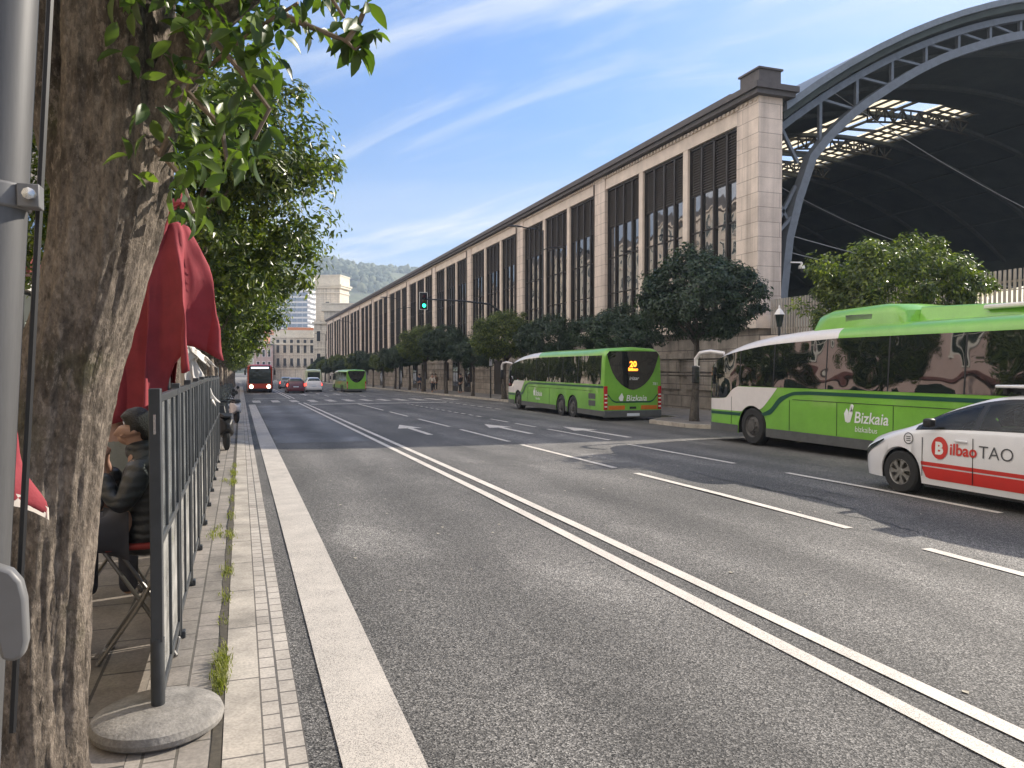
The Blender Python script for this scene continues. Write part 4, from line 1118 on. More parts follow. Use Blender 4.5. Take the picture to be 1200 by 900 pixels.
# a family car, used for the taxi and the cars far away
def make_car(name, label, cat, loc, rz, paint, group=None, taxi=False, far=False):
    t = thing(name, label, cat, loc, rz, group)
    L, HW = 4.6, .885
    AX, RW, RA = (.93, 3.70), .325, .385
    top_d = [0, .04, .12, .3, .6, 1.0, 1.35, 1.75, 2.15, 2.6, 3.1, 3.6, 4.05, 4.3, 4.45, 4.55, 4.6]
    top_z = [.50, .62, .72, .83, .93, 1.035, 1.20, 1.38, 1.505, 1.565, 1.575, 1.55, 1.49, 1.38, 1.15, .95, .60]
    zt = lambda d: cubic(top_d, top_z, d)
    sh_z = lambda d: min(cubic([0, .1, .4, 1.1, 2.6, 4.0, 4.45, 4.6], [.44, .60, .76, .985, 1.075, 1.10, 1.02, .56], d), zt(d) - .012)
    wd = lambda d: HW * cubic([0, .05, .15, .35, .7, 1.1, 3.8, 4.3, 4.5, 4.6], [.60, .72, .84, .93, .985, 1, 1, .97, .90, .80], d)
    def zb(d):
        z = .20 if .1 < d < L - .1 else .26
        for a in AX:
            if abs(d - a) < RA: z = max(z, .315 + math.sqrt(RA * RA - (d - a) ** 2))
        return z
    def prof(d):
        """cross-section from the sill to the middle of the roof"""
        w, z1, zs, z0 = wd(d), zt(d), sh_z(d), zb(d)
        cab = max(0, min(1, (z1 - zs) / .42))
        zm = max(z0 + .02, min(.62, zs - .03))
        re = w * (.90 - .26 * cab)
        pts = [(w * .955, z0), (w * .985, max(z0 + .01, min(.36, zm - .01))), (w, zm), (w * .985, zs - .07 * (zs > zm + .1)), (w * .955, zs)]
        pts += [(w * .955 + (re - w * .955) * q - 0, zs + (z1 - .05 * cab - .008 - zs) * q ** 1.0 + .0 + .02 * cab * math.sin(q * math.pi)) for q in (.25, .5, .75, 1)]
        pts += [(re * .93, z1 - .022 * cab - .004), (re * .75, z1 - .004), (re * .4, z1 + .004), (0, z1 + .006)]
        return pts
    dd = set(np.round(np.linspace(0, L, 61), 4)) | {.02, .06, .09, 4.53, 4.57}
    for a in AX:
        for k in range(-10, 11): dd.add(round(a + RA * math.sin(k / 10 * math.pi / 2) * .9999, 5))
        dd.add(a - RA - .001); dd.add(a + RA + .001)
    dd = sorted(float(x) for x in dd)
    rings = []
    for d in dd:
        h = prof(d)
        rings.append([(-x, -d, z) for x, z in h] + [(x, -d, z) for x, z in h[::-1][1:]])
    b = MB(); b.loft(rings, closed=False, caps=False)
    if taxi:
        nr_ = len(rings[0]); keep = []
        for f_i, f in enumerate(b.f):
            i_, j_ = f_i // (nr_ - 1), f_i % (nr_ - 1)
            dc = (dd[i_] + dd[i_ + 1]) / 2
            if 1.27 < dc < 4.04 and (4 <= j_ <= 7 or 4 <= nr_ - 2 - j_ <= 7): continue
            keep.append(f_i)
        b.f = [b.f[k] for k in keep]; b.m = [b.m[k] for k in keep]; b.s = [b.s[k] for k in keep]
    b.add(rings[0], [tuple(range(len(rings[0])))]); b.add(rings[-1], [tuple(range(len(rings[0])))])
    b.build('body', paint, t, sharp=50)
    b = MB(); b.box(-HW + .26, HW - .26, -L + .15, -.15, .17, .62)
    b.box(-HW + .05, HW - .05, -3.28, -1.36, .16, .5); b.build('chassis', K['black'], t)
    def skin(d, q, s, off=.008):
        """point on the side window zone: q 0 belt, 1 roof edge"""
        h = prof(d); seg = h[4:9]; p = q * 4; i = min(3, int(p)); f = p - i
        x = seg[i][0] + (seg[i + 1][0] - seg[i][0]) * f; z = seg[i][1] + (seg[i + 1][1] - seg[i][1]) * f
        return (s * (x + off), -d, z + .002)
    def qmax(d): return min(.93, max(0.02, (zt(d) - .06 - sh_z(d)) / max(.01, zt(d) - sh_z(d))))
    for s in (-1, 1):
        for d0, d1 in ((1.28, 2.16), (2.24, 3.22), (3.28, 4.05)):
            b = MB(); n = 18; rg = []
            for i in range(n + 1):
                d = d0 + (d1 - d0) * i / n
                q1 = qmax(d)
                if d1 > 4: q1 *= 1 - .55 * max(0, (i / n - .5) * 2) ** 2
                rg.append([skin(d, .03 + (q1 - .03) * k / 5, s) for k in range(6)])
            b.loft(rg, closed=False, caps=False); b.build('side_window', K['taxi_glass'] if taxi else K['car_glass'], t, sharp=None)
        b = MB()
        if taxi:
            for d0, d1 in ((1.20, 1.30), (2.14, 2.26), (3.20, 3.30), (4.02, 4.14)):
                b.loft([[skin(d, (qmax(d) + .02) * k / 4, s, .005) for k in range(5)] for d in np.linspace(d0, d1, 4)], closed=False, caps=False)
            dl = np.linspace(1.30, 4.02, 40)
            b.loft([[skin(d, q, s, .0045) for q in (-.0, .05)] for d in dl], closed=False, caps=False)
            b.loft([[skin(d, q, s, .0045) for q in (max(.05, qmax(d) - .05), 1.0)] for d in dl], closed=False, caps=False)
        else:
            b.loft([[skin(d, .0 + (qmax(d) + .02) * k / 4, s, .005) for k in range(5)] for d in np.linspace(1.22, 4.12, 40)], closed=False, caps=False)
        b.build('window_surround', K['black'], t, sharp=None)
        b = MB(); b.box(s * .93 - .07, s * .93 + .07, -1.58, -1.45, 1.06, 1.19); mr_ = b.build('door_mirror', K['black'] if taxi else paint, t, bevel=.03)
        b = MB()
        for d in (2.20, 3.25):
            b.box(s * (HW + .001) - .003, s * (HW + .001) + .003, -d - .004, -d + .004, .30, .95)
        b.box(s * (HW + .001) - .003, s * (HW + .001) + .003, -1.36, -1.352, .32, .9)
        b.build('door_joints', K['black'], t)
        for d in (2.02, 3.05):
            b = MB(); b.box(s * (HW + .012) - .012, s * (HW + .012) + .012, -d - .1, -d + .1, .88, .91); b.build('door_handle', paint, t, bevel=.008)
        # head and tail lamps follow the body
        b = MB(); rg = [[(s * (wd(d) * q + .006), -d, sh_z(d) - (.03 + .0 * q)), (s * (wd(d) + .008), -d, sh_z(d) - .05 - .10 * (1 - (d - .06) / .6))] for d, q in ((.06, 1), (.15, 1), (.3, 1), (.45, 1), (.62, 1))]
        b.loft(rg, closed=False, caps=False); b.build('headlight', K['car_glass'] if taxi else K['white_lens'], t, sharp=None)
        b = MB(); rg = [[(s * (wd(d) * 1.0 + .008), -d, .72), (s * (wd(d) * .97 + .008), -d, 1.0)] for d in (4.2, 4.35, 4.45, 4.52)]
        b.loft(rg, closed=False, caps=False); b.build('tail_light', K['red_lamp'] if not far else K['red_lit'], t, sharp=None)
        for a in AX: wheel(t, s * (HW - .015), -a, RW, .21, s, 7, 'car')
    # front and rear screens
    def screen(nm, d0, d1, n=12):
        b = MB(); rg = []
        for i in range(n + 1):
            d = d0 + (d1 - d0) * i / n; h = prof(d)[8:]; rg.append([(-x * .97, -d - (0), z + .009) for x, z in h] + [(x * .97, -d, z + .009) for x, z in h[::-1][1:]])
        b.loft(rg, closed=False, caps=False); return b.build(nm, K['car_glass'], t, sharp=None)
    screen('windscreen', 1.1, 2.05); screen('rear_window', 4.1, 4.42)
    b = MB(); b.box(-.26, .26, -L - .012, -L + .03, .62, .73) if far else b.box(-.26, .26, -.04, .02, .36, .46); b.build('number_plate', K['plate'], t)
    if far:
        b = MB(); b.box(-.80, .80, -4.66, -4.5, .28, .56); b.build('bumper', paint, t, bevel=.04)
    if taxi:
        for x in (-.38, .38):
            b = MB(); b.loft([[(x - w, -d, z0), (x + w, -d, z0), (x + w * .9, -d - .1, z1), (x - w * .9, -d - .1, z1)] for d, w, z0, z1 in ((2.28, .20, .62, 1.05), (2.32, .23, .62, 1.10), (2.42, .23, .62, 1.10), (2.46, .20, .62, 1.05))], smooth=False)
            b.box(x - .12, x + .12, -2.60, -2.50, 1.16, 1.36); b.build('seat', K['jacket'], t, bevel=.03)
        b = MB(); b.box(-.66, .66, -3.45, -3.30, .62, 1.15)
        for x in (-.4, .4): b.box(x - .12, x + .12, -3.44, -3.36, 1.17, 1.34)
        b.build('rear_seat', K['jacket'], t, bevel=.03)
        b = MB(); b.tube([(-.38 + .18 * math.cos(a), -1.72 - .06 * math.sin(a), .98 + .17 * math.sin(a)) for a in np.linspace(0, 2 * math.pi, 22)], .014, 7); b.build('steering_wheel', K['black'], t)
        b = MB(); b.box(-.74, .74, -1.55, -1.15, .70, .98); b.build('dashboard', K['black'], t, bevel=.05)
        f = lambda d, z, off=.007: (-(np.interp(z, [.2, .36, .62, .99], [.955, .985, 1, .985]) * wd(d) + off), -d, z)
        def quad_grid(lo, up, d0, d1, n=30, off=.006):
            b = MB(); b.loft([[f(d, lo(d) + (up(d) - lo(d)) * k / 4, off) for k in range(5)] for d in np.linspace(d0, d1, n)], closed=False, caps=False); return b
        e0 = lambda d: 1.36 + (.0)
        sl = quad_grid(lambda d: .29 + max(0, (1.42 - d)) * 2.2, lambda d: .465, 1.345, 3.26).build('red_stripe', K['taxi_red'], t, sharp=None)
        quad_grid(lambda d: .485, lambda d: .54, 1.335, 3.27).build('thin_red_stripe', K['taxi_red'], t, sharp=None)
        def txt(nm, s_, size, d, z, m, bold=0, shear=0, off=.009):
            vs, fs = text_mesh(s_, size, shear, bold); b = MB(); b.add([f(d + x, z + y, off) for x, y in vs], fs); return b.build(nm, K[m], t, sharp=None), max(v[0] for v in vs)
        b = MB(); ring = [f(1.66 + .14 * math.cos(a), .765 + .165 * math.sin(a), .008) for a in np.linspace(0, 2 * math.pi, 36, endpoint=False)]
        b.add(ring, [tuple(range(36))]); b.build('round_emblem', K['taxi_red'], t, sharp=None)
        txt('letter_b', 'B', .24, 1.59, .68, 'lettering', .012, off=.0105)
        _, wdt = txt('wordmark', 'ilbao', .23, 1.835, .69, 'taxi_red', .005)
        txt('second_wordmark', 'TAO', .25, 1.835 + wdt + .03, .69, 'grey_ink', -.002)
        b = MB()
        for a in np.linspace(0, 2 * math.pi, 25)[:-1]:
            p = [(1.10 + r * math.cos(a_), .86 + r * math.sin(a_)) for r, a_ in ((.075, a), (.09, a), (.09, a + .28), (.075, a + .28))]
            b.add([f(d, z) for d, z in p], [(0, 1, 2, 3)])
        for z in (.82, .85, .88): b.add([f(1.06, z), f(1.14, z), f(1.14, z + .012), f(1.06, z + .012)], [(0, 1, 2, 3)])
        b.build('fender_badge', K['grey_ink'], t, sharp=None)
        b = MB(); b.box(-.55, .55, -2.75, -2.25, 1.66, 1.70); rs = b.build('roof_sign', K['taxi_white'], t, bevel=.015)
        b = MB()
        for x in (-.45, -.25, .25, .45):
            for d in (2.35, 2.62): b.box(x - .03, x + .03, -d - .03, -d + .03, 1.57, 1.659)
        b.box(-.4, .4, -2.66, -2.34, 1.60, 1.655)
        b.build('roof_sign_foot', K['black'], rs)
    return t
make_car('taxi', 'white taxi with red stripe and round red emblem, entering at the right edge', 'taxi', (9.62 + .885, 10.15, 0), 0, K['taxi_white'], taxi=True)
P_ = lambda n, c: mat(n, c, .3, var=.05, coat=.6)
make_car('distant_car', 'dark red car driving away in the lane beside the double line', 'car', (5.2, 84, ground_z(84)), 0, P_('car_dark_red', (.12, .02, .03)), 'cars far down the street', far=True)
make_car('distant_car', 'white car driving away between the dark red car and a green bus', 'car', (7.3, 88, ground_z(88)), 0, P_('car_white', (.72, .70, .70)), 'cars far down the street', far=True)
make_car('distant_car', 'dark car behind the red bus near the double line', 'car', (3.1, 104, ground_z(104)), R(180), P_('car_dark', (.03, .035, .05)), 'cars far down the street', far=True)
make_car('distant_car', 'grey car further ahead of the dark red car', 'car', (5.6, 108, ground_z(108)), 0, P_('car_grey', (.18, .18, .20)), 'cars far down the street', far=True)

def make_van():
    t = thing('delivery_van', 'pale green high van ahead of the white car', 'van', (8.6, 104, ground_z(104)))
    b = MB(); rg = []
    for d, w, z in ((0, .8, 2.3), (.3, .95, 2.5), (4.6, .98, 2.55), (5.2, .96, 2.5), (5.35, .93, 2.4)):
        P = [(w, .3), (w, 1.2), (w - .04, z - .3), (w - .12, z - .05), (0, z)]
        rg.append([(-x, -d, q) for x, q in P] + [(x, -d, q) for x, q in P[::-1][1:]])
    b.loft(rg, closed=False); b.build('body', P_('van_paint', (.50, .56, .36)), t)
    b = MB(); b.box(-.75, .75, -5.38, -5.3, 1.25, 2.2); b.build('rear_window', K['car_glass'], t, bevel=.02)
    for s in (-1, 1):
        b = MB(); b.box(s * .84 - .07, s * .84 + .07, -5.39, -5.3, .7, 1.2); b.build('tail_light', K['red_lamp'], t)
        for d in (.9, 4.3): wheel(t, s * .97, -d, .35, .22, s, 6, 'car')
make_van()

# ------------------------------------------------------------------ trees
def leaf_cloud(points, normals, size, rng, fold=.25, aspect=.42, droop=.0, curl=False):
    """small folded leaves, one island each; returns verts, faces"""
    n = len(points)
    nrm = normals / np.maximum(1e-6, np.linalg.norm(normals, axis=1))[:, None]
    rnd_ = rng.normal(size=(n, 3)); rnd_[:, 2] -= droop
    ax = rnd_ - (rnd_ * nrm).sum(1)[:, None] * nrm
    ax /= np.maximum(1e-6, np.linalg.norm(ax, axis=1))[:, None]
    sd_ = np.cross(nrm, ax)
    L = (size * rng.uniform(.65, 1.25, n))[:, None]
    if not curl:
        v = np.stack([points, points + ax * L * .45 + sd_ * L * aspect * .5 + nrm * L * fold * .3, points + ax * L, points + ax * L * .45 - sd_ * L * aspect * .5 + nrm * L * fold * .3], 1)
        f = np.arange(n)[:, None] * 4
        faces = np.concatenate([f + np.array([0, 1, 2]), f + np.array([0, 2, 3])], 0)
        return v.reshape(-1, 3), faces
    ts = [0, .18, .42, .68, .88, 1.0]; ws = [.02, .32, .5, .42, .2, .0]
    rows = []
    for t_, w_ in zip(ts, ws):
        c_ = points + ax * L * t_ - nrm * L * .28 * t_ * t_
        up = nrm * L * fold * w_
        rows += [c_ + sd_ * L * aspect * w_ + up, c_, c_ - sd_ * L * aspect * w_ + up]
    v = np.stack(rows, 1); f = np.arange(n)[:, None] * len(rows); out = []
    for k in range(len(ts) - 1):
        for q in (0, 1):
            a = 3 * k + q
            out.append(f + np.array([a, a + 1, a + 4, a + 3]))
    return v.reshape(-1, 3), np.concatenate(out, 0)
def cloud_mesh(name, v, f, m, smooth=False):
    me = bpy.data.meshes.new(name)
    me.from_pydata(v.tolist(), [], f.tolist()); me.materials.append(m)
    if smooth: me.polygons.foreach_set('use_smooth', [True] * len(me.polygons))
    return me
def crown_points(rx, ry, rz, nclump, per, seed, clump_r=.36, flat=.35, shell=.55, lump=.22):
    rng = np.random.default_rng(seed)
    C = []
    while len(C) < nclump:
        d = rng.normal(size=3); d /= np.linalg.norm(d)
        if d[2] < -.2 and rng.random() < .25: continue
        r = shell + (1 - shell) * rng.random() ** .6
        r *= 1 + lump * noise.noise(Vector(d * 1.9) + Vector((seed * 3.1, 0, 0))) * 1.6
        p = d * r
        if p[2] < -flat: p[2] = -flat + (p[2] + flat) * .35
        C.append(p * (rx, ry, rz))
    C = np.array(C)
    cr_ = clump_r * rng.uniform(.6, 1.4, nclump)
    idx = rng.integers(0, nclump, nclump * per)
    off = rng.normal(size=(len(idx), 3)); off /= np.linalg.norm(off, axis=1)[:, None]
    off *= (rng.random(len(idx)) ** .45)[:, None] * cr_[idx][:, None]
    P = C[idx] + off * (1, 1, .8)
    out = P / np.array([rx, ry, rz]); out /= np.maximum(1e-6, np.linalg.norm(out, axis=1))[:, None]
    nr = off / np.maximum(1e-6, np.linalg.norm(off, axis=1))[:, None] * .7 + out * .5 + np.array([0, 0, .5]) + rng.normal(size=P.shape) * .45
    return P, nr, rng, C
def trunk_mesh(h, r0, r1, crown_z, C, seed, nl=9, lean=.0, m=None):
    rng = random.Random(seed); b = MB()
    pts = []; rr = []
    for i in range(9):
        t = i / 8
        pts.append((lean * t * t + .05 * math.sin(t * 5 + seed), .04 * math.cos(t * 4 + seed), h * t)); rr.append(r0 * (1 + .5 * (1 - t) ** 6) + (r1 - r0) * t)
    b.tube(pts, rr, 12)
    sel = rng.sample(range(len(C)), min(nl, len(C)))
    for k in sel:
        q = Vector(C[k]) * .85 + Vector((0, 0, crown_z)); p = Vector(pts[-1]) - Vector((0, 0, rng.uniform(0, h * .22)))
        mid = p.lerp(q, .5) + Vector((rng.uniform(-.2, .2), rng.uniform(-.2, .2), rng.uniform(-.05, .25)))
        b.tube([p, p.lerp(mid, .5) + Vector((0, 0, .06)), mid, mid.lerp(q, .6), q], [r1 * .7, r1 * .5, r1 * .36, r1 * .22, r1 * .08], 7)
    return b.mesh('trunk', m or K['bark_dark'], None)
def crown_kind(seed, rx, ry, rz, hz, nclump, per, leaf, m, trunk_h, r0, clump_r=.36, flat=.35, shell=.55, lump=.22, bark=None):
    P, nr, rng, C = crown_points(rx, ry, rz, nclump, per, seed, clump_r, flat, shell, lump)
    v, f = leaf_cloud(P, nr, leaf, rng, droop=.6)
    return cloud_mesh('crown', v, f, m), trunk_mesh(trunk_h, r0, r0 * .62, hz, C, seed, 10, m=bark), hz
def street_tree(kind, label, loc, rz, sc=1, group=None, szz=None):
    me_c, me_t, hz = kind
    t = thing('street_tree', label, 'tree', loc, rz, group)
    t.scale = (sc, sc, szz or sc)
    link_mesh('trunk', me_t, t); link_mesh('crown', me_c, t, (0, 0, hz))
    return t
GR = 'street trees along the station pavement'
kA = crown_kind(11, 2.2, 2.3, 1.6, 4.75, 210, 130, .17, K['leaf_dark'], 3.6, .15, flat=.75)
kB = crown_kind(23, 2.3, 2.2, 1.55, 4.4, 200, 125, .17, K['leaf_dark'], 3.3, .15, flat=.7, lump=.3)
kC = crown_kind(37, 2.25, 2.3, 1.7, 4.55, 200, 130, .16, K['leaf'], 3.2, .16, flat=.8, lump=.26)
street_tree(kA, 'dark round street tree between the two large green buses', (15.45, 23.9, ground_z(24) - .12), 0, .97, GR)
street_tree(kC, 'sunlit round street tree behind the bus with the roof pod', (16.7, 16.3, ground_z(16)), 1.1, .89, GR)
kinds = [kB, kA, kC]
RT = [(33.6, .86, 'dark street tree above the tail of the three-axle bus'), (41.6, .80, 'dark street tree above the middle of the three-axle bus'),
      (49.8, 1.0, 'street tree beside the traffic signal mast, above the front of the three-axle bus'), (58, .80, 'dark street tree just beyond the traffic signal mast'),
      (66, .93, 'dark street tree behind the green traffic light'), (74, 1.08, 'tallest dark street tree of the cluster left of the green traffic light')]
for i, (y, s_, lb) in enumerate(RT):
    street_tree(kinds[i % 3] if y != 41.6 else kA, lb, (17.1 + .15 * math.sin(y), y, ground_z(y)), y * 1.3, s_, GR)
far_lb = 'dark street tree in the far row between the small green bus and the station'
for y in range(82, 196, 8):
    street_tree(kinds[y % 3], far_lb, (17.2, y, ground_z(y)), y * .9, .80 + .1 * math.sin(y), GR)

GL = 'street trees along the café pavement'
kL = crown_kind(51, 2.15, 2.2, 1.85, 4.75, 300, 150, .12, K['leaf'], 3.0, .17, clump_r=.36, flat=.95, lump=.24, bark=K['bark'])
kM = crown_kind(67, 2.15, 2.1, 1.9, 4.5, 240, 120, .15, K['leaf'], 3.0, .16, clump_r=.38, flat=.95, lump=.26, bark=K['bark'])
LT = [(11.3, .93, kL, 'big leafy street tree behind the folded red parasol, first beyond the gnarled trunk'), (18.3, .86, kM, 'leafy street tree behind the first big crown, its lower leaves over the red bus'),
      (25.5, .88, kL, 'third leafy street tree in the row over the café pavement')]
for y, s_, k, lb in LT:
    street_tree(k, lb, (-.85, y, ground_z(y) + .1), y, s_, GL)
for y in range(33, 150, 9):
    street_tree(kM if y % 2 else kL, 'shaded street tree in the far left row beyond the parked scooters', (-1.0, y, ground_z(y) + .1), y * 1.7, .86, GL)

# the old tree in front: local x runs along the picture's width, y away from the camera
cy, sy_ = math.cos(YAW), math.sin(YAW)
bx, by = -1.83, 3.0
ot = thing('street_tree', 'gnarled old tree with pale flaking bark at the near left', 'tree', (bx * cy + by * sy_, -bx * sy_ + by * cy, .11), -YAW)
ctr = [(.0, -.25, .28), (-.05, .0, .26), (-.06, .15, .225), (-.065, .27, .20), (-.045, .75, .195), (.0, 1.27, .192), (.085, 1.77, .178), (.20, 2.17, .180), (.285, 2.6, .20), (.31, 2.95, .20), (.31, 3.4, .19), (.29, 3.9, .17)]
zs_ = [c[1] for c in ctr]
b = MB(); rings = []
for z in np.linspace(-.05, 3.8, 200):
    x = cubic(zs_, [c[0] for c in ctr], z); r = cubic(zs_, [c[2] for c in ctr], z)
    ring = []
    for k in range(150):
        a = 2 * math.pi * k / 150
        tw = a + .35 * z
        q = .985 + .050 * math.sin(5 * tw + .6) + .024 * math.sin(9 * tw + 1.3 * z) + .016 * math.sin(23 * tw + 2 * math.sin(z * 3))
        q += .07 * noise.noise(Vector((math.cos(a) * 1.6, math.sin(a) * 1.6, z * 1.1))) + .05 * noise.noise(Vector((math.cos(tw) * 6, math.sin(tw) * 6, z * 2.0)))
        q += .045 * noise.noise(Vector((math.cos(tw) * 17, math.sin(tw) * 17, z * 4.0))) + .02 * noise.noise(Vector((math.cos(tw) * 40, math.sin(tw) * 40, z * 9.0)))
        ring.append((x + r * q * math.cos(a), r * q * math.sin(a), z))
    rings.append(ring)
b.loft(rings)
tk = b.build('trunk', K['bark'], ot, sharp=None)
b = MB()
b.tube([(.22, .02, 2.35), (.10, .02, 2.62), (.02, .03, 2.95), (-.005, .0, 3.3), (-.06, -.02, 3.9)], [.10, .095, .085, .08, .07], 14)
b.build('limb', K['bark'], ot)
b = MB(); b.tube([(.36, .0, 2.6), (.52, -.02, 2.92), (.66, -.05, 3.15), (.86, -.06, 3.3), (1.1, -.1, 3.8)], [.10, .085, .075, .065, .05], 14)
b.build('limb', K['bark'], ot)
b = MB(); b.tube([(.30, .0, 3.6), (.5, .5, 4.2), (.9, .9, 4.8)], [.13, .09, .05], 10); b.build('limb', K['bark'], ot)
def lp(px, py, D): return ((px - 600) / 901 * D - bx, D - by, 1.95 - .11 - (py - 430) / 901 * D)
tw_ = [[(190, 185, 2.85), (222, 110, 2.75), (250, 45, 2.65), (266, -10, 2.6), (275, -80, 2.55)],
       [(150, 110, 3.0), (230, 95, 2.85), (300, 40, 2.7), (352, 8, 2.6)],
       [(185, 175, 2.9), (212, 205, 2.8), (228, 250, 2.75)],
       [(330, 20, 2.65), (372, 38, 2.6), (408, 52, 2.6), (418, 62, 2.6), (434, 50, 2.6), (446, 38, 2.6)], [(408, 52, 2.6), (424, 28, 2.6), (432, 8, 2.6)],
       [(250, 45, 2.65), (292, 95, 2.62), (318, 130, 2.6), (300, 165, 2.6)], [(222, 110, 2.75), (262, 150, 2.7), (268, 190, 2.7)],
       [(266, -10, 2.6), (320, -40, 2.6), (380, -15, 2.6), (405, 25, 2.6)]]
b = MB()
for tws in tw_: b.tube([lp(*p) for p in tws], [.011 * (1 - .16 * i) for i in range(len(tws))], 6)
b.build('twigs', mat('twig_bark', (.16, .12, .09), .7, var=.2, scale=30), ot)
rng = np.random.default_rng(5)
poly = [(140, -160), (400, -160), (432, -20), (420, 30), (395, 62), (352, 30), (318, 160), (308, 185), (285, 195), (262, 232), (236, 262), (205, 262), (196, 215), (150, 205), (140, 140)]
def inside(x, y):
    c_ = False; j = len(poly) - 1
    for i in range(len(poly)):
        (xi, yi), (xj, yj) = poly[i], poly[j]
        if (yi > y) != (yj > y) and x < (xj - xi) * (y - yi) / (yj - yi) + xi: c_ = not c_
        j = i
    return c_
pts = []
while len(pts) < 900:
    x, y = rng.uniform(135, 440), rng.uniform(-160, 265)
    if not inside(x, y): continue
    if x > 355 and rng.random() < .55: continue
    if x < 215 and 20 < y and rng.random() < .55: continue
    pts.append(lp(x, y, rng.uniform(2.42, 3.25)))
for tws in tw_[3:5]:
    for a, c in zip(tws, tws[1:]):
        for _ in range(4):
            t_ = rng.random(); pts.append(lp(a[0] + (c[0] - a[0]) * t_, a[1] + (c[1] - a[1]) * t_, 2.6))
P = np.array(pts); nr = rng.normal(size=P.shape) * .75 + np.array([.35, -.35, .55])
v, f = leaf_cloud(P, nr, .085, rng, fold=.22, aspect=.46, droop=1.0, curl=True)
link_mesh('foliage', cloud_mesh('foliage', v, f, K['leaf_big'], True), ot)
# the crown above the picture, which dapples the trunk
P2, n2, rng2, C2 = crown_points(2.1, 2.1, .95, 210, 62, 77, .36, .9)
P2 = P2 + np.array([.25, -.05, 4.6])
dd_ = 3.0 + P2[:, 1]
ok_ = (600 + 901 * (P2[:, 0] - 1.83) / dd_ < 330) | (430 - 901 * (P2[:, 2] - 1.95 + .11) / dd_ < -45)
P2, n2 = P2[ok_], n2[ok_]
v, f = leaf_cloud(P2, n2, .10, rng2, fold=.22, aspect=.5, droop=.8)
link_mesh('crown', cloud_mesh('crown', v, f, K['leaf_big']), ot)

# weeds in the joint of the pavement
rng = np.random.default_rng(8)
V, F = [], []
def tuft(x, y, n, h, spread):
    z = ground_z(y) + .108
    for _ in range(int(n * .95)):
        a = rng.uniform(0, 6.28); l = h * rng.uniform(.4, 1.2); bx_, by_ = x + rng.normal() * min(.028, spread * .25), y + rng.normal() * spread
        w = .0028; d = np.array([math.cos(a), math.sin(a)]); lean = rng.uniform(.2, .9) * l
        i = len(V)
        V.extend([(bx_ - w * d[1], by_ + w * d[0], z), (bx_ + w * d[1], by_ - w * d[0], z), (bx_ + d[0] * lean * .45 + w * d[1], by_ + d[1] * lean * .45 - w * d[0], z + l * .6), (bx_ + d[0] * lean * .45 - w * d[1], by_ + d[1] * lean * .45 + w * d[0], z + l * .6), (bx_ + d[0] * lean, by_ + d[1] * lean, z + l * .85)])
        F.extend([[i, i + 1, i + 2, i + 3], [i + 3, i + 2, i + 4]])
y = 4.35
for yy_, n_, h_, sp_ in ((4.75, 200, .07, .09), (5.02, 260, .075, .09), (5.3, 50, .04, .08), (5.9, 30, .04, .08), (6.5, 60, .05, .1), (7.3, 110, .06, .12), (8.2, 25, .04, .1), (8.9, 110, .06, .14), (10.1, 70, .05, .16), (11.4, 60, .05, .2), (13.2, 170, .075, .22), (14.3, 170, .075, .25), (15.6, 70, .06, .2), (4.4, 30, .03, .05)):
    tuft(-.125, yy_, n_, h_, sp_)
for yy_, xx_ in ((8.9, -.22), (9.3, -.26), (9.0, -.3), (13.5, -.25)): tuft(xx_, yy_, 50, .05, .12)
struct(link_mesh('weeds', cloud_mesh('weeds', np.array(V), np.empty((0, 3)), K['weed'])), 'stuff')
bpy.data.objects['weeds'].data.clear_geometry(); bpy.data.objects['weeds'].data.from_pydata(V, [], F)
b = MB(); gy_ = [3 + i * .5 for i in range(80)]
b.loft([[(-.150 + .012 * math.sin(y * 7), y, ground_z(y) + .1115), (-.092 - .008 * math.sin(y * 5 + 1), y, ground_z(y) + .1115)] for y in gy_], closed=False, caps=False, smooth=False)
struct(b.build('pavement_joint', mat('joint_soil', (.07, .06, .045), .95, var=.4, scale=25), sharp=None))
# fallen leaves and specks on the road
b = MB(); rr_ = random.Random(12)
for _ in range(60):
    x, y = rr_.uniform(1, 9), rr_.uniform(3, 16); a = rr_.uniform(0, 6.28); s_ = rr_.uniform(.008, .022)
    b.add([(x + s_ * math.cos(a + q), y + s_ * 1.3 * math.sin(a + q), ground_z(y) + .006 + .004 * (k % 2)) for k, q in enumerate((0, 1.5, 3.1, 4.6))], [(0, 1, 2, 3)])
struct(b.build('road_litter', mat('dry_specks', (.42, .38, .30), .8, var=.3, scale=2), sharp=None), 'stuff')

# ------------------------------------------------------------------ terrace: pole, windbreaks, parasols
pl = thing('awning_pole', 'thick grey metal pole with strap and rounded lever at the left edge', 'pole', (-.520, 1.555, .11))
top = Vector((.186, -.045, 3.1))
b = MB(); b.tube([(0, 0, 0), top * .33, top * .66, top], .052, 28); b.build('shaft', K['pole_grey'], pl)
def at(z): return top * (z / 3.1)
b = MB()
c_ = at(2.105)
b.lathe([(.053, 0), (.0575, .003), (.0575, .040), (.053, .043)], 28, tuple(c_), caps=False)
b.box(c_.x + .045, c_.x + .078, c_.y - .042, c_.y - .006, c_.z + .002, c_.z + .041)
st_ = b.build('strap', K['bracket_grey'], pl, bevel=.002)
b = MB(); b.lathe([(.001, -.012), (.010, -.010), (.010, .0), (.006, .012)], 8, (c_.x + .066, c_.y - .05, c_.z + .021), axis='y'); b.build('bolt', K['chrome'], st_)
b = MB(); b.tube([at(1.2) + Vector((.066, .012, 0)), at(2.1) + Vector((.066, .012, 0)), at(3.0) + Vector((.066, .012, 0))], .006, 6); b.build('cord', K['black'], pl)
b = MB()
c_ = at(1.436)
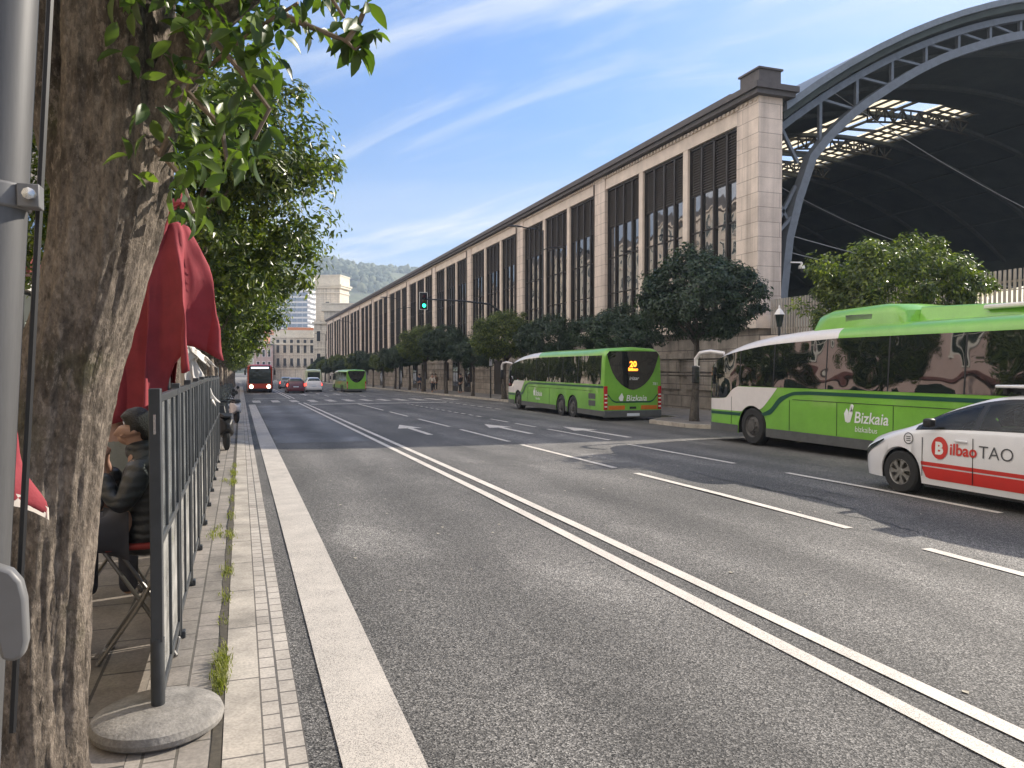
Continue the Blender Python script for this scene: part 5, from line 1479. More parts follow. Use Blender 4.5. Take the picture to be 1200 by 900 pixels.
prof = [(-.06, .08), (.045, .08), (.066, .070), (.080, .050), (.086, .02), (.088, -.05), (.082, -.074), (.068, -.082), (.050, -.076), (.045, -.05), (.040, -.018), (.02, -.005), (-.06, -.005)]
b.prism([(c_.x + x + .01, c_.z + z) for x, z in prof], c_.y - .080, c_.y - .052, 'y')
lv_ = b.build('lever', K['bracket_grey'], pl, bevel=.006)
b = MB(); b.lathe([(.001, -.008), (.009, -.006), (.009, 0)], 10, (c_.x + .02, c_.y - .081, c_.z + .055), axis='y'); b.build('bolt', K['chrome'], lv_)

FX = -.41
def panel(y0, y1, first=False, label='', group=None):
    gz = ground_z((y0 + y1) / 2) + .11
    t = thing('windbreak_panel', label, 'windbreak', (FX - .003 * (y0 - 4), y0, gz), 0, group)
    w = y1 - y0; T = 1.73
    b = MB()
    b.box(-.028, .028, 0 if not first else -.03, .055, .05 if not first else .44, T); b.build('post', K['fence_metal'], t, bevel=.004)
    b = MB(); b.box(-.022, .022, w - .045, w - .004, .05, T - .03); b.build('post', K['fence_metal'], t, bevel=.004)
    b = MB()
    b.box(-.018, .018, .056, w - .046, T - .075, T - .035); b.box(-.018, .018, .056, w - .046, .90, .945); b.box(-.018, .018, .056, w - .046, .10, .15)
    b.box(-.020, .020, w * .5 - .018, w * .5 + .018, .151, .899); b.box(-.020, .020, w * .36, w * .36 + .05, .946, T - .076); b.box(-.020, .020, w * .70, w * .70 + .04, .946, T - .076)
    b.build('rails', K['fence_metal'], t, bevel=.003)
    b = MB(); b.box(-.004, .004, .057, w - .047, .946, T - .076); b.build('upper_glass', K['pane'], t)
    b = MB(); b.box(-.004, .004, .057, w - .047, .151, .899); b.build('lower_glass', K['frost'], t)
    b = MB()
    if first:
        b = MB(); b.lathe([(.001, 0), (.285, 0), (.312, .02), (.318, .045), (.305, .075), (.26, .098), (.14, .112), (.06, .114), (.001, .114)], 56, (0, .0, 0), axis='z'); b.build('round_base', K['concrete'], t)
        b = MB(); b.lathe([(.032, .113), (.034, .118), (.034, .455), (.030, .456), (.027, .44)], 20, caps=False); b.build('socket', K['fence_metal'], t)
        b = MB(); b.box(-.006, .006, -.034, -.031, 1.50, 1.60); b.build('latch', K['chrome'], t)
    else:
        b.box(-.05, .05, 0, .055, 0, .05); b.build('foot', K['fence_metal'], t, bevel=.006)
    return t
panel(4.28, 5.56, True, 'first glass windbreak panel, its post standing in a round concrete base', 'glass windbreaks around the café terrace')
wl_ = ['second glass windbreak panel from the round concrete base', 'third glass windbreak panel from the round concrete base', 'fourth glass windbreak panel from the round concrete base']
ys0 = [5.62, 6.95, 8.28, 9.61, 10.94, 12.27, 13.6, 14.93, 16.26]
for i, y in enumerate(ys0):
    panel(y, y + 1.27, False, wl_[i] if i < 3 else 'glass windbreak panel in the farther half of the terrace row', 'glass windbreaks around the café terrace')

def parasol(name, label, loc, z_top, z_mid, z_low, r_low, seed, cloth, flap=(0, 0), group=None, hem=False, squash=1.0, lift=0, full=.6, rag=.30):
    """folded parasol: pole, upper cap and hanging canopy in deep folds"""
    t = thing(name, label, 'parasol', loc, 0, group); rg = random.Random(seed)
    b = MB(); b.tube([(0, 0, 0), (0, 0, z_top + .06)], .022, 12); b.lathe([(.001, 0), (.13, 0), (.14, .05), (.05, .08), (.03, .3)], 24); b.build('pole', K['fence_metal'], t)
    def cloth_(za, zb_, ra, rb, nf, name_, rag, ph):
        b = MB(); n = nf * 14; rings = []
        ph_ = [rg.uniform(.75, 1.08) for _ in range(nf)]; low_ = [rg.uniform(0, rag) for _ in range(nf)]
        for j in range(19):
            q = j / 18; ring = []
            for k in range(n):
                u = k / n * nf; i_ = int(u) % nf; fr_ = u - int(u)
                a = 2 * math.pi * (k / n) + ph + .25 * math.sin(2 * math.pi * u) * q
                pk = (.5 - .5 * math.cos(2 * math.pi * fr_)) ** .8
                am = ph_[i_]
                r = (ra + (rb * am - ra) * q ** full) * (1 - (.42 * q + .16) * (1 - pk))
                r += .010 * math.sin(9 * q + i_ * 2) + (.05 * noise.noise(Vector((math.cos(a) * 3, math.sin(a) * 3, q * 5 + seed))) + .022 * noise.noise(Vector((math.cos(a) * 9, math.sin(a) * 9, q * 7 + seed)))) * r / .45
                z = za + (zb_ - za) * q - low_[i_] * q * pk + .05 * q * (1 - pk) + lift * q * min(1, max(0, math.cos(a) * 1.9 + .25))
                ring.append((r * math.cos(a) + flap[0] * q * q, r * math.sin(a) * squash + flap[1] * q * q, z))
            rings.append(ring)
        b.loft(rings, caps=False, smooth=True)
        o = b.build(name_, cloth, t, sharp=None)
        s_ = o.modifiers.new('thick', 'SOLIDIFY'); s_.thickness = .004
        if hem:
            h = MB(); h.loft([[(x * 1.01, y_ * 1.01, z + .028) for x, y_, z in rings[-1]], [(x * 1.012, y_ * 1.012, z - .004) for x, y_, z in rings[-1]]], caps=False)
            h.build('hem', K['red_cloth_hem'], o, sharp=None)
        return o
    if z_mid: cloth_(z_top, z_mid, .05, r_low * .93, 6, 'top_flap', .16, .4)
    cloth_(z_top - .14, z_low, .05, r_low * .93, 7 if z_mid else 4, 'canopy', rag, 1.1)
    return t
parasol('red_parasol', 'folded red parasol behind the windbreaks, above the seated person', (-.57, 6.95, .11), 3.20, 2.66, 1.40, .47, 3, K['red_cloth'], (.0, 0), 'folded red parasols on the terrace', lift=.58, full=.34)
parasol('red_parasol', 'folded red parasol beside the grey pole, only its hemmed corner showing', (-.60, 2.22, .11), 1.98, None, 1.45, .115, 9, K['red_cloth'], (.02, 0), 'folded red parasols on the terrace', hem=True, full=1.3, rag=.0)
parasol('white_parasol', 'folded off-white parasol peeking out above the windbreaks', (-.72, 12.2, .11), 2.15, 1.95, 1.35, .30, 14, K['white_cloth'], (.15, 0))

# ------------------------------------------------------------------ people
def skin_obj(name, verts, edges, radii, m, parent, root=0, sub=2, loc=(0, 0, 0)):
    me = bpy.data.meshes.new(name); me.from_pydata(verts, edges, []); me.materials.append(m)
    o = bpy.data.objects.new(name, me); COL.objects.link(o); o.location = loc
    if parent: o.parent = parent
    md = o.modifiers.new('skin', 'SKIN'); md.use_smooth_shade = True
    lay = me.skin_vertices[0].data if len(me.skin_vertices) else None
    if lay is None:
        bm = bmesh.new(); bm.from_mesh(me); bm.verts.layers.skin.verify(); bm.to_mesh(me); bm.free(); lay = me.skin_vertices[0].data
    for i, r in enumerate(radii):
        lay[i].radius = (r, r) if not isinstance(r, tuple) else r
        lay[i].use_root = (i == root)
    s_ = o.modifiers.new('sub', 'SUBSURF'); s_.levels = sub; s_.render_levels = sub
    return o
def chain(V, E, Rr, pts, rad, start=None):
    prev = start
    for p, r in zip(pts, rad):
        V.append(tuple(p)); Rr.append(r)
        if prev is not None: E.append((prev, len(V) - 1))
        prev = len(V) - 1
    return prev
def head_parts(o, c, face, hair_m, full=True):
    """hair shell on a head centred at c looking along face (unit xy)"""
    b = MB(); rg = random.Random(3)
    rings = []
    fx, fy = face
    for i in range(13):
        th = math.pi * i / 12; ring = []
        for k in range(24):
            a = 2 * math.pi * k / 24
            d = Vector((math.sin(th) * math.cos(a), math.sin(th) * math.sin(a), math.cos(th)))
            fr_ = d.x * fx + d.y * fy
            r = Vector((.108, .100, .122))
            q = 1.0
            if fr_ > .30 and d.z < .42: q = .70
            if d.z < -.45 and fr_ > -.25: q = .66
            if d.z < -.85: q = .6
            q *= 1 + .07 * noise.noise(d * 5)
            ring.append((c[0] + d.x * r.x * q - fx * .014, c[1] + d.y * r.y * q - fy * .014, c[2] + d.z * r.z * q + .014))
        rings.append(ring)
    b.loft(rings, caps=False)
    return b.build('hair', hair_m, o, sharp=None)
# seated: local origin at the stool's foot, facing -x
ps = thing('person', 'person with black hair in a dark jacket seated at the terrace, hands raised', 'person', (-.60, 5.42, .11))
V, E, Q = [], [], []
i0 = chain(V, E, Q, [(0, 0, .86)], [.13])
sp = chain(V, E, Q, [(.03, 0, 1.02), (.03, 0, 1.16), (0, 0, 1.27)], [.12, .12, .075], i0)
nk = chain(V, E, Q, [(-.02, 0, 1.34), (-.035, 0, 1.395), (-.045, 0, 1.44), (-.04, 0, 1.485)], [.050, .072, .090, .078], sp)
hd = len(V) - 2
chain(V, E, Q, [(-.135, 0, 1.425), (-.165, 0, 1.405)], [.024, .013], hd)           # nose
chain(V, E, Q, [(-.105, 0, 1.392), (-.118, 0, 1.352)], [.05, .036], hd - 1)                               # chin and mouth
for s in (-1, 1): chain(V, E, Q, [(-.03, s * .09, 1.43), (-.022, s * .102, 1.435)], [.02, .016], hd)   # ears
for s in (-1, 1):
    a = chain(V, E, Q, [(-.01, s * .19, 1.20), (-.10, s * .25, .98), (-.20, s * .16, 1.13), (-.225, s * .09, 1.24)], [.055, .045, .036, .026], sp - 0)
    p = chain(V, E, Q, [(-.222, s * .065, 1.285)], [.030], a)
    for k, (dx, dz) in enumerate(((-.028, .055), (-.014, .066), (.0, .064), (.014, .052))):
        chain(V, E, Q, [(-.222 + dx, s * .05, 1.285 + dz * .7), (-.215 + dx * 1.1, s * .028, 1.285 + dz)], [.0095, .008], p)
    chain(V, E, Q, [(-.19, s * .045, 1.30), (-.185, s * .03, 1.33)], [.010, .008], p)
    l = chain(V, E, Q, [(-.22, s * .13, .80), (-.46, s * .15, .80), (-.44, s * .15, .45), (-.42, s * .15, .10), (-.54, s * .16, .05)], [.085, .062, .052, .04, .036], i0)
def soften(o, v=.009, n=6):
    r = o.modifiers.new('remesh', 'REMESH'); r.mode = 'VOXEL'; r.voxel_size = v; r.use_smooth_shade = True
    m_ = o.modifiers.new('smooth', 'SMOOTH'); m_.factor = .5; m_.iterations = n
bd = skin_obj('body', V, E, Q, K['skin'], ps); soften(bd, .007, 4)
head_parts(bd, (-.04, 0, 1.45), (-1, 0), K['hair'])
V, E, Q = [], [], []
i0 = chain(V, E, Q, [(.02, 0, .62)], [.185])
sp = chain(V, E, Q, [(.02, 0, .80), (.045, 0, 1.0), (.05, 0, 1.15), (.015, 0, 1.255)], [.185, .18, .175, .14], i0)
chain(V, E, Q, [(.005, 0, 1.32), (.0, 0, 1.385)], [.115, .098], sp)
for s in (-1, 1): chain(V, E, Q, [(.01, s * .17, 1.20), (-.05, s * .245, 1.06), (-.10, s * .26, .98), (-.16, s * .20, 1.07), (-.205, s * .125, 1.18)], [.09, .075, .075, .062, .050], sp - 1)
skin_obj('jacket', V, E, Q, K['jacket'], ps)
V, E, Q = [], [], []
i0 = chain(V, E, Q, [(-.02, 0, .80)], [.15])
for s in (-1, 1): chain(V, E, Q, [(-.20, s * .13, .80), (-.46, s * .15, .80), (-.44, s * .15, .45), (-.42, s * .15, .06)], [.115, .10, .09, .085], i0)
skin_obj('trousers', V, E, Q, K['denim'], ps)
sl_ = thing('folding_stool', 'folding stool with grey tube legs under the person in the dark jacket', 'stool', (-.60, 5.42, .11))
for s in (-1, 1):
    b = MB(); b.tube([(-.20, s * .15, .70), (.03, s * .15, .33), (.20, s * .15, .012)], .013, 8); b.build('leg', K['tube'], sl_)
    b = MB(); b.tube([(.18, s * .17, .70), (-.02, s * .17, .33), (-.24, s * .17, .012)], .013, 8); b.build('leg', K['tube'], sl_)
b = MB(); b.tube([(.20, -.15, .014), (.20, .15, .014)], .013, 8); b.build('crossbar', K['tube'], sl_)
b = MB(); b.tube([(-.24, -.17, .014), (-.24, .17, .014)], .013, 8); b.build('crossbar', K['tube'], sl_)
b = MB(); b.box(-.20, .15, -.19, .19, .705, .745); b.build('seat', K['seat_red'], sl_, bevel=.015)
# second guest, seen past the trunk
p2 = thing('person', 'person in grey seated behind the dark jacket, face just visible by the trunk', 'person', (-.98, 7.05, .11))
V, E, Q = [], [], []
i0 = chain(V, E, Q, [(0, 0, .80)], [.14])
sp = chain(V, E, Q, [(0, 0, 1.0), (0, 0, 1.18), (0, 0, 1.30)], [.13, .12, .07], i0)
chain(V, E, Q, [(0, -.01, 1.36), (0, -.03, 1.43), (0, -.04, 1.49), (0, -.02, 1.54)], [.052, .078, .09, .08], sp)
hd = len(V) - 2
chain(V, E, Q, [(0, -.14, 1.475)], [.016], hd)
for s in (-1, 1): chain(V, E, Q, [(s * .10, -.02, 1.48)], [.018], hd)
for s in (-1, 1):
    chain(V, E, Q, [(s * .2, 0, 1.22), (s * .25, -.08, 1.0), (s * .12, -.28, .96)], [.055, .045, .035], sp)
    chain(V, E, Q, [(s * .13, -.3, .78), (s * .14, -.42, .74), (s * .14, -.40, .38), (s * .14, -.42, .06)], [.085, .06, .05, .04], i0)
b2 = skin_obj('body', V, E, Q, K['skin'], p2); soften(b2)
head_parts(b2, (0, -.03, 1.49), (0, -1), mat('brown_hair', (.06, .035, .02), .6, bump=.4, bscale=100))
V, E, Q = [], [], []
i0 = chain(V, E, Q, [(0, 0, .66)], [.18])
sp = chain(V, E, Q, [(0, 0, .9), (0, 0, 1.12), (0, 0, 1.27)], [.175, .16, .09], i0)
for s in (-1, 1): chain(V, E, Q, [(s * .18, 0, 1.21), (s * .255, -.06, 1.0), (s * .14, -.26, .97)], [.085, .07, .055], sp - 1)
skin_obj('jumper', V, E, Q, mat('grey_jumper', (.22, .23, .21), .9, bump=.3), p2)
V, E, Q = [], [], []
i0 = chain(V, E, Q, [(0, 0, .80)], [.15])
for s in (-1, 1): chain(V, E, Q, [(s * .13, -.2, .79), (s * .14, -.42, .76), (s * .14, -.40, .40), (s * .14, -.41, .07)], [.11, .09, .078, .072], i0)
skin_obj('trousers', V, E, Q, K['denim'], p2)
s2 = copy_tree(sl_); s2.location = (-.98, 7.05, .11); s2['label'] = 'folding stool under the person in grey, half hidden by the trunk'

def walker(label, x, y, top_c, leg_c, ph, face):
    t = thing('person', label, 'person', (x, y, ground_z(y) + .13), face, 'people on the station pavement')
    V, E, Q = [], [], []
    i0 = chain(V, E, Q, [(0, 0, .95)], [.12])
    sp = chain(V, E, Q, [(0, 0, 1.15), (0, 0, 1.38), (0, 0, 1.48)], [.11, .10, .055], i0)
    chain(V, E, Q, [(0, .02, 1.56), (0, .02, 1.64), (0, .0, 1.70)], [.075, .085, .07], sp)
    chain(V, E, Q, [(0, .11, 1.60)], [.015], len(V) - 2)
    for s in (-1, 1):
        q = s * ph
        chain(V, E, Q, [(s * .19, 0, 1.40), (s * .24, -.18 * q, 1.13), (s * .23, -.02 - .3 * q, .90), (s * .225, .02 - .34 * q, .82)], [.05, .042, .035, .03], sp - 0)
        chain(V, E, Q, [(s * .10, .14 * q, .70), (s * .10, .16 * q - .02, .48), (s * .10, .3 * q - .06, .09), (s * .10, .3 * q + .08, .05)], [.085, .06, .045, .04], i0)
    bd = skin_obj('body', V, E, Q, K['skin'], t, sub=1)
    V, E, Q = [], [], []
    i0 = chain(V, E, Q, [(0, 0, .88)], [.16]); sp = chain(V, E, Q, [(0, 0, 1.15), (0, 0, 1.36), (0, 0, 1.46)], [.145, .14, .075], i0)
    for s in (-1, 1): chain(V, E, Q, [(s * .18, 0, 1.39), (s * .245, -.18 * s * ph, 1.12), (s * .235, -.02 - .28 * s * ph, .92)], [.07, .06, .05], sp - 1)
    skin_obj('coat', V, E, Q, top_c, t, sub=1)
    V, E, Q = [], [], []
    i0 = chain(V, E, Q, [(0, 0, .92)], [.14])
    for s in (-1, 1): chain(V, E, Q, [(s * .10, .14 * s * ph, .70), (s * .10, .16 * s * ph - .02, .46), (s * .10, .3 * s * ph - .06, .13)], [.095, .07, .055], i0)
    skin_obj('trousers', V, E, Q, leg_c, t, sub=1)
    head_parts(bd, (0, 0, 1.65), (0, 1), K['hair'])
C_ = lambda n, c: mat(n, c, .85, var=.15)
walker('person in a pale top walking on the far pavement by the second tree cluster', 16.95, 70.5, C_('coat_pale', (.55, .50, .45)), K['denim'], 1, R(180))
walker('person in black standing by the wall beside the far tree trunks', 18.4, 66, C_('coat_black', (.02, .02, .022)), C_('trousers_black', (.02, .02, .02)), .2, R(90))
walker('person in a dark blue coat walking behind the small green bus', 17.6, 79, C_('coat_blue', (.03, .05, .10)), K['denim'], -1, 0)
walker('person in a brown coat on the far pavement under dark trees', 18.6, 76, C_('coat_brown', (.12, .07, .04)), K['denim'], .8, R(160))
walker('person with light trousers and dark coat near the station doorway', 19.2, 68.6, C_('coat_grey', (.06, .06, .06)), C_('trousers_pale', (.5, .47, .42)), -.8, R(200))

# ------------------------------------------------------------------ street furniture
def street_lamp(y, label):
    t = thing('street_lamp', label, 'street lamp', (17.3, y, ground_z(y) + .13), 0, 'double street lamps along the station')
    b = MB(); b.tube([(0, 0, 0), (0, 0, .9), (0, 0, 1.0), (0, 0, 10.4)], [.11, .11, .075, .05], 12); b.build('post', K['lamp_grey'], t)
    b = MB(); b.tube([(0, 0, 10.1), (-.3, 0, 10.42), (-1.3, 0, 10.5)], .035, 8); b.tube([(0, 0, 9.2), (.4, 0, 9.38), (.9, 0, 9.4)], .03, 8); b.build('arms', K['lamp_grey'], t)
    for x, z, s in ((-1.75, 10.52, 1), (1.2, 9.41, .8)):
        b = MB(); b.loft([[(x + q * .48 * s, w * s * math.cos(a), z + .07 * w / .16 * s * math.sin(a) * (1 if math.sin(a) > 0 else .4)) for a in np.linspace(0, 2 * math.pi, 10, endpoint=False)] for q, w in ((-1, .05), (-.8, .14), (0, .17), (.7, .12), (1, .05))])
        h = b.build('lamp_head', K['lamp_grey'], t)
        b = MB(); b.lathe([(.001, -.03), (.1, -.02), (.12, .0)], 10, (x, 0, z - .025)); b.build('lens', K['white_lens'], h)
for y, lb in ((43.4, 'nearest tall double street lamp, its heads against the second station bay'), (88, 'tall double street lamp left of the green traffic light'), (129, 'third tall double street lamp, far down the arcade'), (170, 'farthest double street lamp by the end of the arcade')):
    street_lamp(y, lb)
ts = thing('traffic_signal', 'traffic signal showing green, hung from a curved arm over the road', 'traffic light', (17.2, 50.4, ground_z(50) + .13))
b = MB(); b.tube([(0, 0, 0), (0, 0, 5.3), (-.25, 0, 6.0), (-1.0, 0, 6.5), (-3, 0, 6.68), (-5.6, 0, 6.72)], [.10, .085, .08, .07, .055, .045], 12); b.build('mast', K['lamp_grey'], ts)
b = MB(); b.box(-5.92, -5.42, -.02, .0, 6.05, 7.15); bp_ = b.build('backplate', K['black'], ts)
b = MB()
for a in ((-5.95, -5.925, 6.03, 7.17), (-5.415, -5.39, 6.03, 7.17), (-5.95, -5.39, 7.152, 7.18), (-5.95, -5.39, 6.02, 6.048)): b.box(a[0], a[1], -.024, .004, a[2], a[3])
b.build('border', K['white_lens'], bp_)
b = MB(); b.box(-5.83, -5.51, -.16, -.022, 6.12, 7.06); b.build('housing', K['black'], ts, bevel=.03)
for z, m in ((6.90, mat('red_lens_off', (.10, .01, .01), .3)), (6.59, mat('amber_lens_off', (.12, .06, .01), .3)), (6.28, K['green_lit'])):
    b = MB(); b.lathe([(.001, -.03), (.09, -.02), (.115, 0)], 18, (-5.67, -.165, z), axis='y'); l_ = b.build('lens', m, ts)
    b = MB(); b.lathe([(.128, -.12), (.128, 0)], 18, (-5.67, -.165, z), axis='y', caps=False); b.build('hood', K['black'], l_)
ss = thing('information_post', 'slim dark post with a small white and blue sign in front of the station base', 'sign post', (16.9, 52.5, ground_z(52) + .13))
b = MB(); b.tube([(0, 0, 0), (0, 0, 2.75)], .05, 10); b.build('post', K['lamp_grey'], ss)
b = MB(); b.box(-.11, .11, -.05, -.01, 2.3, 3.0); b.build('sign', K['plate'], ss, bevel=.01)
ln = thing('wall_lantern', 'small old lantern with a pale top beside the round tree between the buses', 'lantern', (20.1, 25.2, ground_z(25) + .13))
b = MB(); b.tube([(0, 0, 0), (0, 0, .5), (0, 0, .55), (0, 0, 3.55)], [.09, .09, .06, .045], 10); b.build('post', K['lamp_grey'], ln)
b = MB(); b.lathe([(.10, 3.55), (.19, 4.0), (.19, 4.03)], 6); b.build('glass', K['car_glass'], ln)
b = MB(); b.lathe([(.23, 4.03), (.12, 4.2), (.05, 4.27), (.04, 4.36), (.001, 4.42)], 6); b.build('cap', K['white_lens'], ln)

def scooter(label, x, y, rz, c):
    t = thing('scooter', label, 'scooter', (x, y, ground_z(y) + .11), rz, 'scooters parked beyond the windbreaks')
    b = MB()
    rg = [[(-w, d, z0), (w, d, z0), (w * .8, d, z1), (-w * .8, d, z1)] for d, w, z0, z1 in ((-.85, .06, .5, .62), (-.7, .15, .38, .74), (-.3, .19, .30, .76), (-.1, .19, .27, .6), (.0, .2, .25, .32), (.35, .2, .25, .32), (.45, .2, .28, .8), (.52, .17, .4, 1.0), (.6, .12, .5, .98))]
    b.loft(rg, smooth=False); b.build('body', c, t, bevel=.03)
    b = MB(); b.loft([[(-w, d, .77), (w, d, .77), (w * .85, d, z), (-w * .85, d, z)] for d, w, z in ((-.8, .1, .80), (-.6, .15, .86), (-.2, .15, .84), (-.05, .1, .80))], smooth=False); b.build('seat', K['black'], t, bevel=.02)
    b = MB(); b.tube([(-.33, .42, 1.06), (-.15, .5, 1.08), (.15, .5, 1.08), (.33, .42, 1.06)], .018, 8); b.tube([(0, .5, 1.07), (0, .6, .7), (0, .78, .28)], .03, 8); b.build('handlebar', K['black'], t)
    b = MB(); b.loft([[(-w, y_, z), (w, y_, z), (w, y_ + .01, z), (-w, y_ + .01, z)] for w, y_, z in ((.17, .60, .95), (.2, .56, 1.2), (.15, .5, 1.42))], smooth=False); b.build('windscreen', K['pane'], t)
    for s in (-1, 1):
        b = MB(); b.lathe([(.001, -.02), (.05, -.015), (.055, 0), (.001, .01)], 10, (s * .34, .5, 1.26), axis='y'); b.tube([(s * .25, .45, 1.08), (s * .34, .5, 1.24)], .008, 6); b.build('mirror', K['black'], t)
    for d in (.78, -.58):
        b = MB(); b.lathe([(.13, -.05), (.2, -.055), (.25, -.03), (.25, .03), (.2, .055), (.13, .05)], 20, (0, d, .25), axis='x'); w_ = b.build('wheel', K['rubber'], t)
        b = MB(); b.lathe([(.13, -.04), (.03, -.05), (.03, .05), (.13, .04)], 14, (0, d, .25), axis='x'); b.build('rim', K['rim'], w_)
scooter('black scooter parked at the end of the windbreaks', -.42, 19.6, R(10), K['black'])
scooter('dark grey scooter parked behind the black one', -.5, 21.4, R(-5), K['skirt'])
scooter('pale scooter parked near the kerb, left of the red bus', -.3, 30, R(15), K['bus_white'])
scooter('dark red scooter parked farthest along the left kerb', -.5, 24.2, R(5), P_('scooter_red', (.10, .01, .01)))

# ------------------------------------------------------------------ café kiosk and houses on the left
ck = thing('cafe_kiosk', 'café front with dark glass canopy, red fascia and grey-green patterned panels behind the tree', 'kiosk', (-3.2, 13.6, .1))
b = MB(); b.box(-2.2, -.02, 0, 5.2, 0, 3.25); b.build('wall', mat('kiosk_wall', (.30, .29, .27), .7), ck)
pm = mat('patterned_panel', (.27, .33, .27), .5, var=.05)
t_ = pm.node_tree; wv = N(t_, 'ShaderNodeTexVoronoi'); wv.inputs['Scale'].default_value = 7; wv.feature = 'DISTANCE_TO_EDGE'
tx_ = N(t_, 'ShaderNodeTexCoord'); t_.links.new(tx_.outputs['Object'], wv.inputs['Vector'])
mm = N(t_, 'ShaderNodeMapRange'); mm.inputs['From Min'].default_value = .02; mm.inputs['From Max'].default_value = .05; t_.links.new(wv.outputs['Distance'], mm.inputs[0])
mx_ = N(t_, 'ShaderNodeMix', data_type='RGBA'); mx_.inputs['A'].default_value = (.19, .24, .19, 1); mx_.inputs['B'].default_value = (.29, .35, .29, 1)
t_.links.new(mm.outputs[0], mx_.inputs['Factor']); t_.links.new(mx_.outputs['Result'], t_.nodes['Principled BSDF'].inputs['Base Color'])
for k in range(4):
    b = MB(); b.box(-.015, .05, .08 + k * 1.28, 1.28 + k * 1.28, .15, 2.55); b.build('panel', pm, ck, bevel=.01)
b = MB()
for k in range(5): b.box(-.01, .08, k * 1.28 - .02, k * 1.28 + .075, .02, 3.1)
b.box(-.012, .07, .08, 5.1, 2.56, 3.0)
b.build('frame', mat('kiosk_frame', (.06, .065, .06), .5), ck)
b = MB(); b.box(.052, .16, -.1, 5.3, 3.02, 3.12); b.build('white_gutter', K['white_lens'], ck)
b = MB(); b.box(-2.3, .2, -.15, 5.35, 3.26, 3.62); b.build('red_fascia', mat('red_fascia', (.16, .035, .03), .5), ck)
b = MB(); b.loft([[(-2.3, y, 3.63), (.25, y, 3.63), (-.35, y, 4.95), (-2.3, y, 4.95)] for y in (-.1, 5.3)], smooth=False); b.build('glass_canopy', mat('canopy_glass', (.035, .045, .06), .12, ior=1.7), ck)

def house(name, label, x, y0, y1, h, wall, floors, step, depth=9, group=None, trim=None, rz=0, face='x'):
    """street house: wall with sills and bands, each window a part; front at local x = 0 looking +x"""
    zg = ground_z(min(y1, 300)) - .3
    t = thing(name, label, 'building', (x, y0, zg), rz, group)
    w = y1 - y0; trim = trim or K['stone_plain']
    b = MB(); b.box(-depth, 0, 0, w, 0, h); b.build('wall', wall, t)
    b = MB(); b.box(-depth - .2, .38, -.1, w + .1, h + .002, h + .35)
    fh = (h - 4.2) / floors
    b.box(0.002, .16, .02, w - .02, 3.95, 4.2)
    for f in range(1, floors): b.box(0.002, .09, .02, w - .02, 4.2 + f * fh - .1, 4.2 + f * fh)
    b.build('cornice', trim, t)
    b = MB(); b.box(-depth + .3, -.3, .4, w - .4, h + .352, h + 1.3); b.build('roof', K['slate'], t)
    n = max(1, int(w / step)); sp_ = w / n
    fm = MB(); fm.box(.0, .07, -.62, -.50, 0, 2.1); fm.box(.0, .07, .50, .62, 0, 2.1); fm.box(.0, .08, -.62, .62, 2.102, 2.24); fm.box(0, .14, -.7, .7, -.12, -.002); fm.box(.0, .05, -.03, .03, 0, 2.1); fm.box(.0, .04, -.5, .5, 1.35, 1.41)
    me_f = fm.mesh('window', mat('window_frame', (.62, .58, .52), .6), None)
    pm_ = MB(); pm_.box(.002, .02, -.49, .49, .01, 2.09); me_p = pm_.mesh('panes', K['car_glass'], None)
    sh_ = MB(); sh_.box(.002, .12, -1.2, 1.2, .1, 3.2); me_s = sh_.mesh('shop_window', K['car_glass'], None)
    for f in range(floors):
        for k in range(n):
            o = link_mesh('window', me_f, t, (.003, (k + .5) * sp_, 4.75 + f * fh)); link_mesh('panes', me_p, o)
    for k in range(max(1, int(w / 4))):
        link_mesh('shop_window', me_s, t, (.002, (k + .5) * w / max(1, int(w / 4)), .3))
    return t
wc = lambda n, c: mat(n, c, .85, var=.12, scale=.8, var2=.05)
HG = 'houses opposite the station'
house('street_house', 'tall cream house opposite the station, mirrored in the bus windows', -7.5, -30, -6, 19, wc('cream_wall', (.52, .45, .35)), 5, 2.6, group=HG)
house('street_house', 'tall ochre house opposite the station, behind the photographer', -7.5, -5.8, 12, 20, wc('ochre_wall', (.48, .38, .25)), 5, 2.6, group=HG)
house('street_house', 'low pinkish house with red-brown trim, behind the café front', -6.2, 21, 44, 7.2, wc('pink_wall', (.46, .34, .31)), 1, 3.2, group=HG, trim=mat('red_brown_trim', (.13, .045, .04), .6))
for i, (y0, y1, h, c) in enumerate(((46, 66, 19, (.50, .44, .36)), (66.2, 84, 20, (.55, .47, .40)), (84.2, 108, 19, (.46, .42, .36)), (108.2, 130, 20.5, (.52, .45, .36)), (130.2, 160, 19, (.50, .40, .34)))):
    house('street_house', ['cream house behind the left trees, nearest the pink house', 'pale stone house behind the left trees, second past the pink house', 'grey stone house behind the left trees in mid street', 'tall ochre house behind the left trees, fourth in the row', 'brownish house closing the row behind the left trees'][i], -7.5, y0, y1, h, wc('house_wall', c), 5, 2.7, group=HG)
rf = thing('hanging_banner', 'narrow red banner hanging high beside the grey pole', 'banner', (-3.6, 14.2, 5.05))
b = MB(); b.tube([(-.4, 0, 1.45), (.38, 0, 1.45)], .02, 8); b.tube([(-.4, 0, -.1), (-.4, 0, 1.5)], .03, 8); b.build('rod', K['lamp_grey'], rf)
b = MB(); b.loft([[(.02 + .3 * q, .02 * math.sin(q * 6 + z * 3), z) for q in np.linspace(0, 1, 6)] for z in np.linspace(.45, 1.43, 7)], closed=False, caps=False); b.build('cloth', K['red_cloth'], rf)

